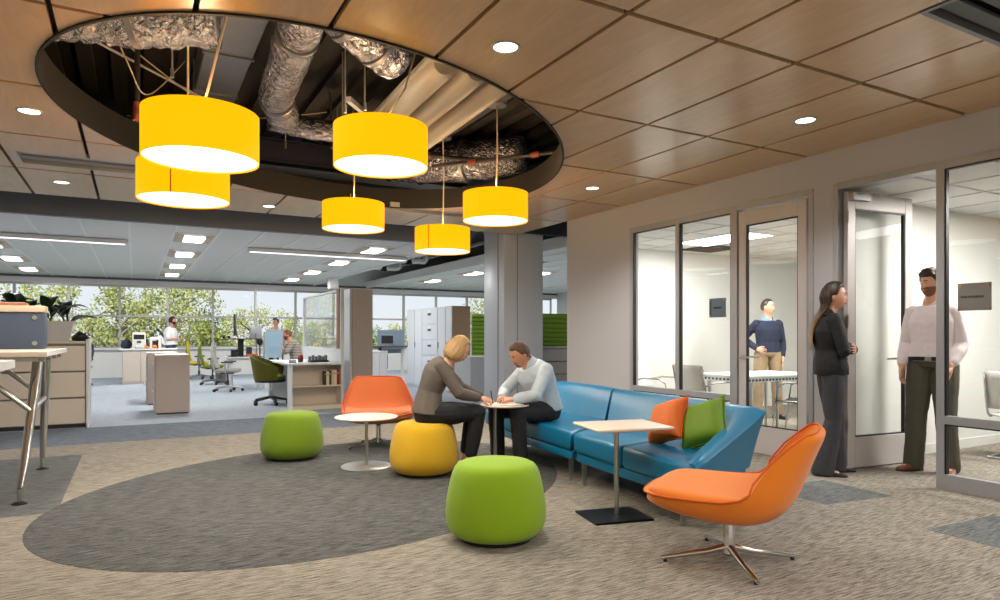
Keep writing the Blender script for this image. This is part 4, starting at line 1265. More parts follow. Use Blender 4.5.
G().b2(0.10, 0.22, -0.22, -0.12, 0.02, 0.22, 0.008, 1).build('control_box', M_slate, t)
zp = 0.745 + 0.42
def monitor(lab, x, y, z, rz, w_, h_, back=None, lift=0.12):
    t = thing('monitor', lab, 'monitor', (x, y, z), rz)
    G().box((0, 0.0, lift + h_ / 2), (w_, 0.035, h_), 0, 0.008, 2).build('housing', back or mat('monitor_silver', (168, 170, 174), 0.4, 0.2), t)
    G().box((0, 0.019, lift + h_ / 2), (w_ - 0.03, 0.004, h_ - 0.03)).build('screen', M_black, t)
    G().tube([(0, -0.03, 0.01), (0, -0.05, lift * 0.7), (0, -0.02, lift + h_ * 0.45)], 0.016, 8).build('stand', M_brush, t)
    G().lathe([(0, 0), (0.11, 0), (0.11, 0.008), (0, 0.012)], 24, (0, -0.02, 0)).build('foot', M_brush, t)
    return t
monitor('monitor seen edge on standing on the dark wood platform', 2.04, 16.42, zp, R(80), 0.50, 0.50, M_slate, lift=0.06)
monitor('silver backed monitor on the workstation right of the dark wood platform', 2.50, 16.45, 0.745, R(20), 0.30, 0.30, lift=0.40)
t = thing('monitor_support', 'black articulated monitor arm beside the edge on monitor', 'monitor arm', (2.42, 16.45, zp))
G().tube([(0, 0, 0), (0, 0, 0.10)], 0.02, 10).build('post', M_black, t)
G().tube([(0, 0, 0.10), (-0.10, 0, 0.24), (-0.26, -0.02, 0.36)], 0.016, 8).build('arm', M_black, t)
t = thing('headphones', 'black headphones lying on the dark wood platform edge', 'headphones', (1.84, 16.3, zp), 0.6)
G().tube([(0.07 * math.cos(a), 0.07 * math.sin(a), 0.02) for a in [R(20 * k) for k in range(0, 10)]], 0.008, 6).build('headband', M_black, t)
for s in (-1, 1):
    G().ball((s * 0.07, 0, 0.032), (0.03, 0.035, 0.032), 12, 8).build('ear_cup', M_black, t)
tag(G().lathe([(0, 0), (0.036, 0), (0.04, 0.10), (0.035, 0.10), (0.032, 0.01), (0, 0.01)], 20).build('mug', M_cabw, None, (1.95, 16.22, zp)), 'white mug on the dark wood platform near the headphones', 'mug')
t = thing('webcam_stand', 'black camera device on tripod stand right of the silver monitor', 'camera', (2.54, 16.10, 0.745))
G().lathe([(0, 0), (0.09, 0), (0.09, 0.012), (0.02, 0.02), (0, 0.02)], 20).build('base', M_black, t)
G().tube([(0, 0, 0.02), (0, 0, 0.30)], 0.014, 8).build('stem', M_black, t)
g = G().ball((0, 0, 0.34), (0.07, 0.07, 0.08), 16, 10); g.tube([(0, -0.05, 0.34), (0, -0.11, 0.34)], 0.035, 14)
g.build('camera_head', M_black, t)
t = thing('storage_box', 'orange storage box on the workstation under the black camera', 'box', (2.36, 16.02, 0.745))
G().b2(-0.12, 0.12, -0.05, 0.05, 0, 0.055, 0.004, 1).build('tray', mat('orange_box', (214, 96, 50), 0.5), t)
G().b2(-0.122, 0.122, -0.052, 0.052, 0.055, 0.068, 0.003, 1).build('lid', mat('orange_lid', (196, 84, 44), 0.5), t)
t = thing('desk_organizer', 'black desk organizer box under the dark wood platform', 'organizer', (1.98, 16.05, 0.745))
g = G().b2(-0.07, 0.07, -0.05, 0.05, 0, 0.012); g.b2(-0.07, -0.06, -0.05, 0.05, 0.012, 0.16); g.b2(0.06, 0.07, -0.05, 0.05, 0.012, 0.16); g.b2(-0.06, 0.06, 0.04, 0.05, 0.012, 0.16); g.b2(-0.06, 0.06, -0.05, -0.04, 0.012, 0.12)
g.build('case', M_black, t)
G().b2(-0.005, 0.005, -0.04, 0.04, 0.012, 0.14).build('divider', M_slate, t)
t = thing('desk_screen', 'pale aqua acrylic privacy screen standing on the far workstation', 'desk screen', (2.80, 15.9, 0.0))
G().box((0, 0, 1.02), (0.40, 0.012, 0.60)).build('panel', M_aqua, t)
G().b2(-0.21, -0.195, -0.015, 0.015, 0.70, 1.32).build('edge_post', mat('brown_edge', (130, 96, 76), 0.6), t)
g = G().b2(-0.19, -0.13, -0.03, 0.03, 0.0, 0.72); g.b2(0.13, 0.19, -0.03, 0.03, 0.0, 0.72); g.build('foot', M_cabw, t)
desk('workstation_desk', 'white workstation desk under the elbow of the sitting striped shirt man', 2.66, 2.98, 16.2, 17.6, 0.745, M_cabw)
t = thing('waste_bin', 'round grey wire waste bin behind the green task chair', 'waste bin', (1.98, 18.55, 0))
G().lathe([(0, 0), (0.13, 0), (0.165, 0.38), (0.158, 0.38), (0.125, 0.01), (0, 0.01)], 28).build('basket', mat('bin_wire', (128, 126, 124), 0.4, 0.5, var=0.3, scale=80), t)
n = 28
G().tube([(0.165 * math.cos(2 * PI * k / n), 0.165 * math.sin(2 * PI * k / n), 0.38) for k in range(n)], 0.008, 6, closed=True).build('rim', M_brush, t)

# ---- bookcase desk
t = thing('bookcase', 'open beige two shelf bookcase with white side, end of the front desk', 'bookcase', (2.66, 11.3, 0))
X0, X1, YA, YB_ = -0.42, 0.42, -0.21, 0.13
G().b2(X0, X0 + 0.022, YA, YB_, 0.0, 0.735, 0.002, 1).build('side_panel', M_cabw, t)
G().b2(X1 - 0.022, X1, YA, YB_, 0.0, 0.735, 0.002, 1).build('side_panel', M_beige, t)
G().b2(X0 + 0.022, X1 - 0.022, YB_ - 0.015, YB_, 0.0, 0.735).build('back_panel', M_beige, t)
G().b2(X0 + 0.022, X1 - 0.022, YA + 0.005, YB_ - 0.015, 0.0, 0.065).build('plinth', M_beige, t)
G().b2(X0 + 0.022, X1 - 0.022, YA + 0.005, YB_ - 0.015, 0.375, 0.397).build('shelf', M_beige, t)
g = G()
for x in (-0.34, 0.30):
    for z in (0.22, 0.60):
        g.tube([(x, YB_ - 0.016, z), (x, YB_ - 0.02, z)], 0.006, 8)
g.build('peg_hole', M_slate, t)
t = thing('desk', 'white front desk joined to the beige bookcase, olive chair tucked in', 'desk', (2.60, 12.2, 0))
g = G().b2(-0.40, 0.485, -1.12, 0.9, 0.737, 0.768, 0.004, 1)
g.build('desktop', M_cabw, t)
for y in (0.8,):
    G().b2(-0.34, 0.40, y - 0.02, y + 0.02, 0, 0.737).build('leg_panel', M_cabw, t)
G().b2(0.38, 0.40, -0.76, 0.78, 0.3, 0.737).build('modesty_panel', M_cabw, t)
bx = [(0.018, 0.205, (44, 42, 46), 'black'), (0.03, 0.195, (220, 206, 172), 'thick cream'), (0.022, 0.21, (52, 60, 82), 'navy blue'), (0.028, 0.215, (214, 196, 160), 'tan'), (0.024, 0.22, (226, 214, 190), 'ivory'), (0.030, 0.225, (132, 26, 40), 'dark red')]
bx = [(a * 1.6, b_ * 1.14, c_, d_) for a, b_, c_, d_ in bx]
x = 2.66 + X1 - 0.022 - 0.002
words = ['last on the left of the row', 'second from the left in the row', 'between two pale books', 'right of the navy book', 'touching the dark red book', 'at the right end against the bookcase side']
pos = x - sum(b[0] + 0.003 for b in bx)
for (th, hh, c, nm), wd in zip(bx, words):
    t = thing('book', '%s book on the upper shelf, %s' % (nm, wd), 'book', (pos + th / 2, 11.24, 0.397), 0, 'books on the upper shelf of the bookcase')
    G().b2(-th / 2, th / 2, -0.075, 0.07, 0, hh, 0.002, 1).build('cover', mat('book_' + nm.replace(' ', '_'), c, 0.6), t)
    G().b2(-th / 2 + 0.003, th / 2 - 0.003, -0.07, 0.072, 0.003, hh - 0.003).build('page_block', MATS['paper'], t)
    G().b2(-th / 2 - 0.0006, th / 2 + 0.0006, -0.0758, -0.06, hh * 0.72, hh * 0.80).build('spine_label', mat('spine_gold', (180, 150, 90), 0.5), t)
    pos += th + 0.003
zd = 0.768
t = thing('file_sorter', 'black slotted file sorter on the front desk by the glass divider', 'file sorter', (2.80, 11.62, zd))
G().b2(-0.16, 0.16, -0.10, 0.10, 0, 0.03, 0.004, 1).build('tray', M_black, t)
for k in range(6):
    G().b2(-0.15 + k * 0.055, -0.14 + k * 0.055, -0.09, 0.09, 0.03, 0.10 + 0.02 * (k % 2), 0.003, 1).build('slot_plate', M_black, t)
t = thing('desk_toy', 'small red topped brown pot on the front desk by the sorter', 'pot', (2.52, 11.72, zd))
G().lathe([(0, 0), (0.04, 0), (0.05, 0.08), (0, 0.08)], 20).build('pot', mat('pot_brown', (96, 62, 50), 0.6), t)
G().ball((0, 0, 0.10), (0.045, 0.045, 0.035), 16, 8).build('red_top', mat('red_top', (196, 60, 34), 0.6), t)
t = thing('stapler', 'black stapler lying on the front desk near its left corner', 'stapler', (2.33, 11.45, zd), 0.2)
G().b2(-0.06, 0.06, -0.018, 0.018, 0, 0.014, 0.004, 1).build('base', M_black, t)
G().box((0, 0, 0.032), (0.12, 0.03, 0.022), 0, 0.006, 2).build('arm', M_black, t)
# glass divider standing behind the desk
t = thing('glass_divider', 'tall white framed glass divider standing beside the front desk', 'divider', (3.13, 12.2, 0))
g = G(); D_ = 0.03
g.b2(-D_, D_, -0.92, -0.84, 0, 2.03, 0.004, 1); g.b2(-D_, D_, 1.94, 2.02, 0, 2.03, 0.004, 1); g.b2(-D_, D_, -0.84, 1.94, 0.95, 1.0); g.b2(-D_, D_, -0.84, 1.94, 2.0, 2.03)
g.build('frame', M_cabw, t)
G().b2(-0.02, 0.02, -0.84, 1.94, 0.02, 0.95).build('lower_panel', M_cabw, t)
G().quad((0, -0.84, 1.0), (0, 1.94, 1.0), (0, 1.94, 2.0), (0, -0.84, 2.0)).build('pane', M_haze, t, ang=0, recalc=False)
G().b2(-0.045, -0.005, -0.86, -0.70, 1.0, 2.03).build('edge_strip', mat('brown_strip', (140, 92, 62), 0.5), t)
# tall mauve cabinet
t = thing('tall_cabinet', 'tall plain mauve cabinet tower right of the glass divider', 'cabinet', (3.65, 12.3, 0))
G().b2(-0.17, 0.22, -0.40, 0.40, 0.0, 2.08, 0.003, 1).build('carcass', M_beige2, t)
G().b2(-0.215, -0.175, -0.405, 0.405, 0.0, 2.085, 0.003, 1).build('side_panel', M_cabw, t)
G().b2(-0.165, 0.215, -0.412, -0.402, 0.05, 2.05).build('door', M_beige2, t)

# ---- right of it: sit-stand desk, lockers, screens
desk('sit_stand_desk', 'dark topped standing desk between mauve tower and pale lockers', 5.15, 6.35, 16.15, 16.85, 0.96, M_walnut)
t = thing('desk_screen', 'blue grey fabric screen at the back of the standing desk', 'desk screen', (6.0, 16.9, 0))
G().box((0, 0, 1.07), (0.75, 0.03, 0.62), 0, 0.01, 1).build('panel', mat('blue_grey_felt', (140, 162, 186), 0.9), t)
for s in (-1, 1):
    G().b2(s * 0.3 - 0.02, s * 0.3 + 0.02, -0.02, 0.02, 0, 0.76).build('foot', M_cabw, t)
monitor('small dark monitor on the standing desk near the pale lockers', 5.78, 16.55, 0.96, R(150), 0.34, 0.24, lift=0.05)
t = thing('computer_tower', 'black computer case hanging under the standing desk', 'computer', (5.55, 16.45, 0.38))
G().b2(-0.14, 0.14, -0.2, 0.2, 0, 0.38, 0.01, 1).build('case', M_black, t)
G().b2(-0.10, 0.10, -0.206, -0.2, 0.24, 0.34).build('front_panel', M_slate, t)
G().b2(-0.02, 0.02, -0.03, 0.03, 0.38, 0.548).build('hanger', M_black, t)
t = thing('low_cabinet', 'low white cabinet beside the mauve tower, before the standing desk', 'cabinet', (5.0, 15.2, 0))
G().b2(-0.20, 0.20, -0.3, 0.3, 0.02, 0.84, 0.003, 1).build('carcass', M_cabw, t)
for k in range(2):
    d = G().b2(-0.195 + k * 0.198, -0.003 + k * 0.198, -0.316, -0.301, 0.04, 0.82, 0.003, 1).build('door', M_cabw, t)
G().b2(-0.21, 0.21, -0.31, 0.31, 0.841, 0.865, 0.003, 1).build('top', M_cabw, t)
# lockers facing left
def locker(lab, y0, y1, kind):
    t = thing('locker', lab, 'locker', (6.095, (y0 + y1) / 2, 0), 0, 'tall pale lockers in a bank')
    h = (y1 - y0) / 2 - 0.002
    G().b2(-0.20, 0.215, -h, h, 0.0, 1.86, 0.003, 1).build('carcass', M_cabg if kind != 'end' else mat('locker_brown', (186, 156, 136), 0.5), t)
    if kind == 'drawers':
        for k in range(5):
            z0 = 0.06 + k * 0.358
            d = G().b2(-0.218, -0.201, -h + 0.01, h - 0.01, z0 + 0.005, z0 + 0.35, 0.003, 1).build('drawer', M_cabg, t)
            G().b2(-0.235, -0.219, -0.08, 0.08, z0 + 0.20, z0 + 0.245, 0.004, 1).build('handle', M_slate, d)
            G().b2(-0.221, -0.2175, -0.06, 0.06, z0 + 0.27, z0 + 0.30).build('card_holder', M_white, d)
    else:
        d = G().b2(-0.218, -0.201, -h + 0.01, h - 0.01, 0.05, 1.84, 0.004, 1).build('door', M_cabg, t)
        G().tube([(-0.226, h - 0.05, 0.95), (-0.226, h - 0.05, 1.08)], 0.008, 8).build('handle', M_slate, d)
locker('brown sided end locker, nearest of the pale locker bank', 12.75, 13.08, 'end')
locker('tall single door locker beside the brown sided end locker', 13.08, 13.52, 'door')
locker('pale locker unit with a column of five drawers', 13.52, 14.42, 'drawers')
locker('tall single door locker just beyond the column of drawers', 14.42, 14.90, 'door')
locker('farthest tall locker of the bank, by the standing desk', 14.90, 15.40, 'door')
t = thing('low_cabinet', 'low white cabinet between the seated woman and big column', 'cabinet', (5.85, 11.6, 0))
G().b2(-0.28, 0.28, -0.36, 0.36, 0.02, 0.80, 0.003, 1).build('carcass', M_cabg, t)
G().b2(-0.275, 0.275, -0.376, -0.361, 0.04, 0.79, 0.003, 1).build('door', M_cabg, t)
G().b2(-0.29, 0.29, -0.37, 0.37, 0.801, 0.825, 0.003, 1).build('top', M_cabw, t)
M_pleat = striped('green_pleats', (150, 188, 66), (122, 156, 48), 11.0, 'Z', 0.8, 0.25)
def screen(lab, x0, x1, y, z0, z1):
    t = thing('acoustic_screen', lab, 'screen', ((x0 + x1) / 2, y, 0), 0, 'lime green pleated screens')
    h = (x1 - x0) / 2
    g = G()
    n = int((z1 - z0) / 0.09)
    prof = [(-h, 0.0)]
    g.b2(-h, h, -0.015, 0.015, z0, z1)
    for k in range(n):
        a = z0 + k * (z1 - z0) / n
        g.tube([(-h, -0.015, a + 0.045), (h, -0.015, a + 0.045)], 0.034, 8)
    g.build('pleated_panel', M_pleat, t, ang=60)
    for s in (-1, 1):
        G().b2(s * (h - 0.02) - 0.015, s * (h - 0.02) + 0.015, 0.016, 0.05, 0, z1).build('post', M_alum, t)
screen('lime green pleated screen left of the big column, behind the low cabinet', 6.78, 7.6, 13.6, 0.10, 1.73)
screen('lime green pleated screen above the file in the gap by the wall', 6.38, 7.7, 10.95, 0.0, 1.66)
t = thing('lateral_file', 'pale grey lateral file in the gap between big column and wall', 'filing cabinet', (6.95, 10.6, 0))
G().b2(-0.6, 0.6, -0.22, 0.24, 0.0, 0.99, 0.003, 1).build('carcass', mat('file_grey', (196, 196, 198), 0.5), t)
G().b2(-0.61, 0.61, -0.25, 0.25, 0.991, 1.02, 0.003, 1).build('top', M_cabw, t)
for k in range(4):
    d = G().b2(-0.59, 0.59, -0.24, -0.221, 0.03 + k * 0.24, 0.255 + k * 0.24, 0.004, 1).build('drawer', MATS['file_grey'], t)
    G().b2(-0.58, 0.58, -0.238, -0.222, 0.256 + k * 0.24, 0.266 + k * 0.24).build('pull_lip', M_slate, d)
# ================================================================== SERVICES ABOVE THE OVAL OPENING
def ptx(u, v, z):
    return Vector(gp(u, v, z) + (z,))
def wob(pts, r, seg=20, amp=0.012, seed=1, n=14):
    random.seed(seed)
    P = [Vector(p) for p in pts]
    out, rs = [], []
    for i in range(len(P) - 1):
        for k in range(n):
            out.append(P[i].lerp(P[i + 1], k / n)); rs.append(r + random.uniform(-amp, amp))
    out.append(P[-1]); rs.append(r)
    return out, rs
def foil(lab, pts, r, seed):
    p, rs = wob(pts, r, amp=r * 0.07, seed=seed)
    g = G().tube(p, rs, 22)
    for v in g.bm.verts:
        nz = mnoise.noise(v.co * 9.0) * 0.02
        v.co += Vector((nz, nz, nz * 0.5))
    t = thing('foil_duct', lab, 'air duct', tuple(p[0]))
    for v in g.bm.verts:
        v.co -= p[0]
    g.build('foil_sleeve', M_foil, t, ang=180)
    for q in (0.3, 0.7):
        g = G()
        c = p[int(len(p) * q)] - p[0]
        dd = (p[min(len(p) - 1, int(len(p) * q) + 1)] - p[int(len(p) * q) - 1]).normalized()
        g.tube([c - dd * 0.02, c + dd * 0.02], r * 1.06, 22)
        g.build('band', M_duct, t)
    return t
foil('big foil wrapped duct at the left end of the oval opening', [(-1.2, 5.3, 3.42), (-0.6, 5.25, 3.42), (-0.1, 5.2, 3.45), (0.5, 5.05, 3.5)], 0.24, 3)
foil('foil wrapped duct running deep into the opening, between the two largest pendants', [(1.02, 4.3, 3.50), (1.08, 5.2, 3.47), (1.15, 6.4, 3.45), (1.3, 6.85, 3.42)], 0.155, 4)
foil('thin foil elbow duct crossing behind the long foil duct', [(1.2, 6.98, 3.42), (1.6, 7.05, 3.40), (2.5, 7.1, 3.42)], 0.115, 5)
foil('short bright foil duct stub near the front edge of the opening', [(1.20, 4.62, 3.55), (1.45, 4.72, 3.45), (1.78, 4.9, 3.38)], 0.175, 6)
foil('dark foil duct beyond the rightmost pendant in the opening', [(2.6, 8.4, 3.55), (3.4, 8.2, 3.5), (4.3, 7.2, 3.5)], 0.26, 8)
foil('slim foil duct along the back rim of the opening at left', [(-0.4, 7.6, 3.35), (0.4, 7.9, 3.35), (0.9, 8.3, 3.4)], 0.12, 9)
t = thing('sheet_metal_duct', 'grey rectangular sheet metal duct high above the left pendants', 'air duct', (0.75, 5.9, 3.55))
G().b2(-0.25, 0.12, -1.7, 2.1, 0.0, 0.28, 0.006, 1).build('duct_body', M_duct, t)
for y in (-1.0, 0.0, 1.0):
    G().b2(-0.265, 0.135, y - 0.015, y + 0.015, -0.015, 0.295).build('flange', M_duct, t)
# white ribbed panel
t = thing('ribbed_panel', 'white ribbed air panel with three rounded barrels above the middle pendant', 'air panel', (2.52, 6.1, 3.36), R(-2))
M_rib = mat('cream_metal', (158, 153, 142), 0.5)
G().b2(-0.44, 0.44, -1.25, 1.2, 0.06, 0.10).build('back_panel', M_rib, t)
for k in range(3):
    x = -0.29 + k * 0.29
    g = G()
    pts = []
    for q in range(-1, 2, 2):
        pass
    g.tube([(x, -1.2, 0.06), (x, -1.14, 0.06), (x, 1.0, 0.06), (x, 1.12, 0.06), (x, 1.17, 0.06)], [0.085, 0.115, 0.115, 0.09, 0.03], 24)
    g.build('barrel', M_rib, t)
    G().tube([(x, 1.15, 0.06), (x, 1.28, 0.06)], 0.055, 18).build('collar', M_chrome, t)
# pipes, beams, rods, cables
t = thing('steel_beam', 'dark blue steel beam crossing the back of the oval opening', 'beam', (1.7, 8.9, 3.45))
g = G().b2(-2.4, 2.6, -0.1, 0.1, 0.0, 0.02); g.b2(-2.4, 2.6, -0.012, 0.012, 0.02, 0.28); g.b2(-2.4, 2.6, -0.1, 0.1, 0.28, 0.30)
g.build('flange_and_web', mat('navy_steel', (26, 30, 56), 0.5), t)
t = thing('steel_beam', 'dark steel beam running lengthwise right of the ribbed panel', 'beam', (3.25, 6.0, 3.62))
g = G().b2(-0.08, 0.08, -2.2, 1.6, 0.0, 0.02); g.b2(-0.01, 0.01, -2.2, 1.6, 0.02, 0.22); g.b2(-0.08, 0.08, -2.2, 1.6, 0.22, 0.24)
g.build('flange_and_web', mat('dark_steel', (36, 36, 40), 0.5), t)
M_rust = mat('rusty_iron', (128, 62, 46), 0.7, var=0.2)
M_pipe = mat('black_iron', (40, 38, 38), 0.5)
def pipe(lab, a, b, r, m, couplings=()):
    t = thing('sprinkler_pipe', lab, 'pipe', a)
    a, b = Vector(a), Vector(b)
    G().tube([(0, 0, 0), b - a], r, 12).build('pipe_run', m, t)
    for f in couplings:
        c = (b - a) * f
        d = (b - a).normalized()
        G().tube([c - d * 0.05, c + d * 0.05], r * 1.5, 12).build('coupling', M_rust, t)
pipe('vertical dark pipe with rusty coupling at the left end of the opening', (0.02, 6.35, 3.05), (0.02, 6.35, 3.9), 0.022, M_pipe, (0.04, 0.1))
pipe('dark pipe with red couplings across the right end of the opening', (3.2, 7.5, 3.30), (4.3, 6.1, 3.30), 0.024, M_pipe, (0.3, 0.75))
pipe('dark pipe above the farthest pendants in the opening', (2.0, 7.7, 3.42), (4.2, 7.3, 3.42), 0.028, M_pipe, (0.5,))
pipe('pale grey conduit crossing the left part of the opening', (-0.6, 5.9, 3.60), (1.0, 7.4, 3.50), 0.011, M_alum)
rods = [(0.25, 5.6), (1.75, 6.3), (1.62, 5.75), (1.75, 5.6), (2.05, 7.6), (1.45, 7.5), (0.6, 7.2)]
rod0 = None
names = ['left of the sheet metal duct', 'between foil duct and ribbed panel', 'second one before the blue beam', 'third one, nearest the ribbed panel', 'behind the far small pendant', 'above the crossing thin foil duct', 'behind the second left pendant']
for (x, y), s in zip(rods, names):
    lab = 'thin ceiling hanger rod in the opening, ' + s
    if rod0 is None:
        rod0 = thing('hanger_rod', lab, 'hanger rod', (x, y, 3.2), 0, 'hanger rods in the oval opening')
        G().tube([(0, 0, 0), (0, 0, 0.75)], 0.007, 8).build('rod', M_alum, rod0)
        G().tube([(0, 0, -0.02), (0, 0, 0.05)], 0.014, 8).build('clamp', M_brush, rod0)
    else:
        dup(rod0, lab, (x, y, 3.2 if y < 7 else 3.3))
def cable(lab, pts, r=0.006, m=None):
    p = catmull([[q] for q in pts], 8)
    tag(G().tube([Vector(q[0]) - Vector(pts[0]) for q in p], r, 6).build('cable', m or mat('grey_cable', (150, 140, 120), 0.6), None, pts[0], ang=180), lab, 'cable')
cable('pale cable sagging at the left end of the opening', [(-0.3, 5.5, 3.85), (-0.05, 5.9, 3.35), (0.1, 6.3, 3.25), (0.4, 6.6, 3.7)])
cable('long pale cable sagging across the opening behind the big pendant', [(-0.2, 6.2, 3.7), (0.5, 6.7, 3.42), (1.0, 7.0, 3.4), (1.9, 7.5, 3.75)])
cable('dark cable looping beside the ribbed panel', [(1.8, 7.0, 3.8), (1.95, 7.3, 3.3), (2.2, 7.6, 3.25), (2.6, 7.8, 3.7)], 0.01, M_pipe)
t = thing('plenum_sensor', 'small white sensor canister hanging above the left pendants', 'sensor', (0.28, 5.15, 3.30))
G().lathe([(0, 0), (0.06, 0), (0.062, 0.02), (0.06, 0.15), (0.04, 0.17), (0, 0.17)], 24).build('canister', M_cabw, t)
G().tube([(0, 0, 0.16), (0, 0, 0.65)], 0.006, 6).build('stem', M_brush, t)
tag(G().box((0, 0, 0), (0.34, 0.05, 0.05), R(50)).build('strip_light', M_cabw, None, (1.95, 6.55, 3.55)), 'short white strip fitting hung behind the middle pendant', 'strip light')
lamp('plenum_fill', 'POINT', (1.8, 5.6, 3.15), 5.0, (1.0, 0.85, 0.65), shadow_soft_size=0.1)  # fill lamp added to light the services above the opening, no fixture
# digits stencilled on the far rim
a_ = R(47); tt = R(35)
ex, ey = OV[1] * math.cos(tt), OV[2] * math.sin(tt)
q = (OV[0][0] + ex * math.cos(a_) - ey * math.sin(a_), OV[0][1] + ex * math.sin(a_) + ey * math.cos(a_))
nx, ny = math.cos(tt) * OV[2], math.sin(tt) * OV[1]
nang = math.atan2(nx * math.sin(a_) + ny * math.cos(a_), nx * math.cos(a_) - ny * math.sin(a_))
o = text_mesh('rim_digits', '16', 0.12, mat('stencil_tan', (170, 150, 118), 0.7))
o.location = (q[0] - 0.02 * math.cos(nang), q[1] - 0.02 * math.sin(nang), ZC + 0.08)
o.rotation_euler = (PI / 2, 0, nang - PI / 2)
tag(o, 'stencilled digits 16 on the dark far rim of the oval opening', 'lettering')

# ================================================================== OPEN PLENUM between the office ceilings
M_wpipe = mat('white_pipe', (224, 224, 222), 0.4)
t = thing('roof_truss', 'grey open web roof truss between the two office ceilings', 'truss', (6.6, 15.0, 3.2))
g = G()
g.b2(-0.04, 0.04, -4.2, 3.0, 0.0, 0.06); g.b2(-0.04, 0.04, -4.2, 3.0, 0.62, 0.68)
g.build('chord', mat('truss_grey', (120, 122, 126), 0.5), t)
g = G()
for k in range(8):
    y = -4.2 + k * 0.9
    g.tube([(0, y, 0.06), (0, y + 0.45, 0.62)], 0.018, 6); g.tube([(0, y + 0.45, 0.62), (0, y + 0.9, 0.06)], 0.018, 6)
g.build('web', mat('truss_dark', (66, 68, 72), 0.5), t)
for i, (y, lab) in enumerate([(17.5, 'white u-bend pipe run in the open plenum nearer the windows'), (15.6, 'white u-bend pipe run in the open plenum next to the truss')]):
    t = thing('plenum_pipe', lab, 'pipe', (5.9, y, 3.1))
    G().tube([(-0.4, 0, 0.3), (-0.4, 0, 0.05), (-0.34, 0, 0), (0.5, 0, 0), (0.56, 0, 0.06), (0.56, 0, 0.4)], 0.07, 14).build('pipe_run', M_wpipe, t)
    G().tube([(-0.2, -0.1, 0.2), (0.5, -0.1, 0.2), (0.56, 0.4, 0.2)], 0.05, 12).build('branch', M_wpipe, t)
    G().tube([(0.1, 0, -0.1), (0.1, 0, 0.1)], 0.09, 14).build('valve', M_black, t)
    G().tube([(0.3, 0, 0.0), (0.3, 0, 0.9)], 0.012, 6).build('hanger', M_brush, t)
struct(G().b2(5.0, 5.25, 19.3, 19.6, 2.62, 2.93).build('trim_bulkhead', M_white))
# wide round-fronted column under the corner of the wood ceiling
g = G().b2(5.46, 6.24, 9.75, 10.48, 0, 3.3, 0.012, 2)
struct(g.build('column_clad', mat('column_metal', (214, 222, 236), 0.35, 0.1, var=0.02)))
g = G().b2(5.715, 5.722, 9.744, 9.752, 0, 3.0); g.b2(5.452, 5.463, 9.95, 9.96, 0, 3.0)
struct(g.build('trim_column', mat('seam_grey', (96, 98, 102), 0.5)))
# ================================================================== MEETING ROOMS
def mesh_chair(lab, x, y, rz, m_seat, arms=True):
    t = thing('cantilever_chair', lab, 'chair', (x, y, 0), rz, 'chairs in the glazed rooms')
    fr = MATS['chair_bright'] if 'chair_bright' in MATS else mat('chair_bright', (206, 206, 206), 0.2, 0.9)
    for s in (-1, 1):
        X = s * 0.24
        pts = [(X, -0.24, 0.012), (X, 0.20, 0.012), (X, 0.25, 0.03), (X, 0.27, 0.08), (X, 0.24, 0.36), (X, 0.21, 0.42), (X, 0.15, 0.435), (X, -0.18, 0.42), (X, -0.23, 0.45), (X, -0.26, 0.52), (X, -0.34, 0.86)]
        G().tube(pts, 0.012, 10).build('side_frame', fr, t, ang=180)
        if arms:
            G().tube([(X, 0.235, 0.40), (X * 1.06, 0.21, 0.60), (X * 1.06, 0.12, 0.655), (X * 1.06, -0.10, 0.66), (X * 1.02, -0.285, 0.62)], 0.011, 8).build('armrest', fr, t, ang=180)
    G().tube([(-0.24, -0.24, 0.012), (0.24, -0.24, 0.012)], 0.012, 10).build('rear_bar', fr, t)
    rows = [[(-0.235 + 0.47 * k / 6, 0.22 - 0.40 * i / 5, 0.445 - 0.02 * math.sin(PI * k / 6) - 0.012 * math.sin(PI * i / 5)) for k in range(7)] for i in range(6)]
    g = G(); bm = g.bm
    V = [[bm.verts.new(p) for p in r] for r in rows]
    for i in range(5):
        for k in range(6):
            bm.faces.new((V[i][k], V[i][k + 1], V[i + 1][k + 1], V[i + 1][k]))
    o = g.build('seat', m_seat, t, ang=180)
    md = o.modifiers.new('s', 'SOLIDIFY'); md.thickness = 0.02
    rows = [[(-0.235 + 0.47 * k / 6, -0.235 - 0.11 * i / 6 - 0.03 * math.sin(PI * k / 6), 0.50 + 0.37 * i / 6) for k in range(7)] for i in range(7)]
    g = G(); bm = g.bm
    V = [[bm.verts.new(p) for p in r] for r in rows]
    for i in range(6):
        for k in range(6):
            bm.faces.new((V[i][k], V[i][k + 1], V[i + 1][k + 1], V[i + 1][k]))
    o = g.build('backrest', m_seat, t, ang=180)
    md = o.modifiers.new('s', 'SOLIDIFY'); md.thickness = 0.016
    return t
M_wmesh = mat('white_mesh_fabric', (226, 224, 220), 0.8, var=0.06, scale=220)
M_gmesh = mat('grey_mesh_fabric', (92, 92, 94), 0.8, var=0.06, scale=220)
mesh_chair('white mesh cantilever chair behind the glass at the right photo edge', 7.72, 3.22, R(-84), M_wmesh)
mesh_chair('grey seated cantilever chair at the meeting table, seen through the closed door', 7.12, 5.28, R(20), M_gmesh)
mesh_chair('white cantilever chair at the table end, seen through the window pane', 6.18, 6.75, R(-160), M_wmesh)
mesh_chair('white cantilever chair at the left end of the meeting table', 6.22, 5.95, R(-90), M_wmesh)
t = thing('meeting_table', 'white meeting table with perforated edge band behind the closed door', 'table', (6.95, 5.85, 0))
G().b2(-0.62, 0.75, -0.42, 0.42, 0.715, 0.742, 0.006, 2).build('tabletop', M_white, t)
g = G()
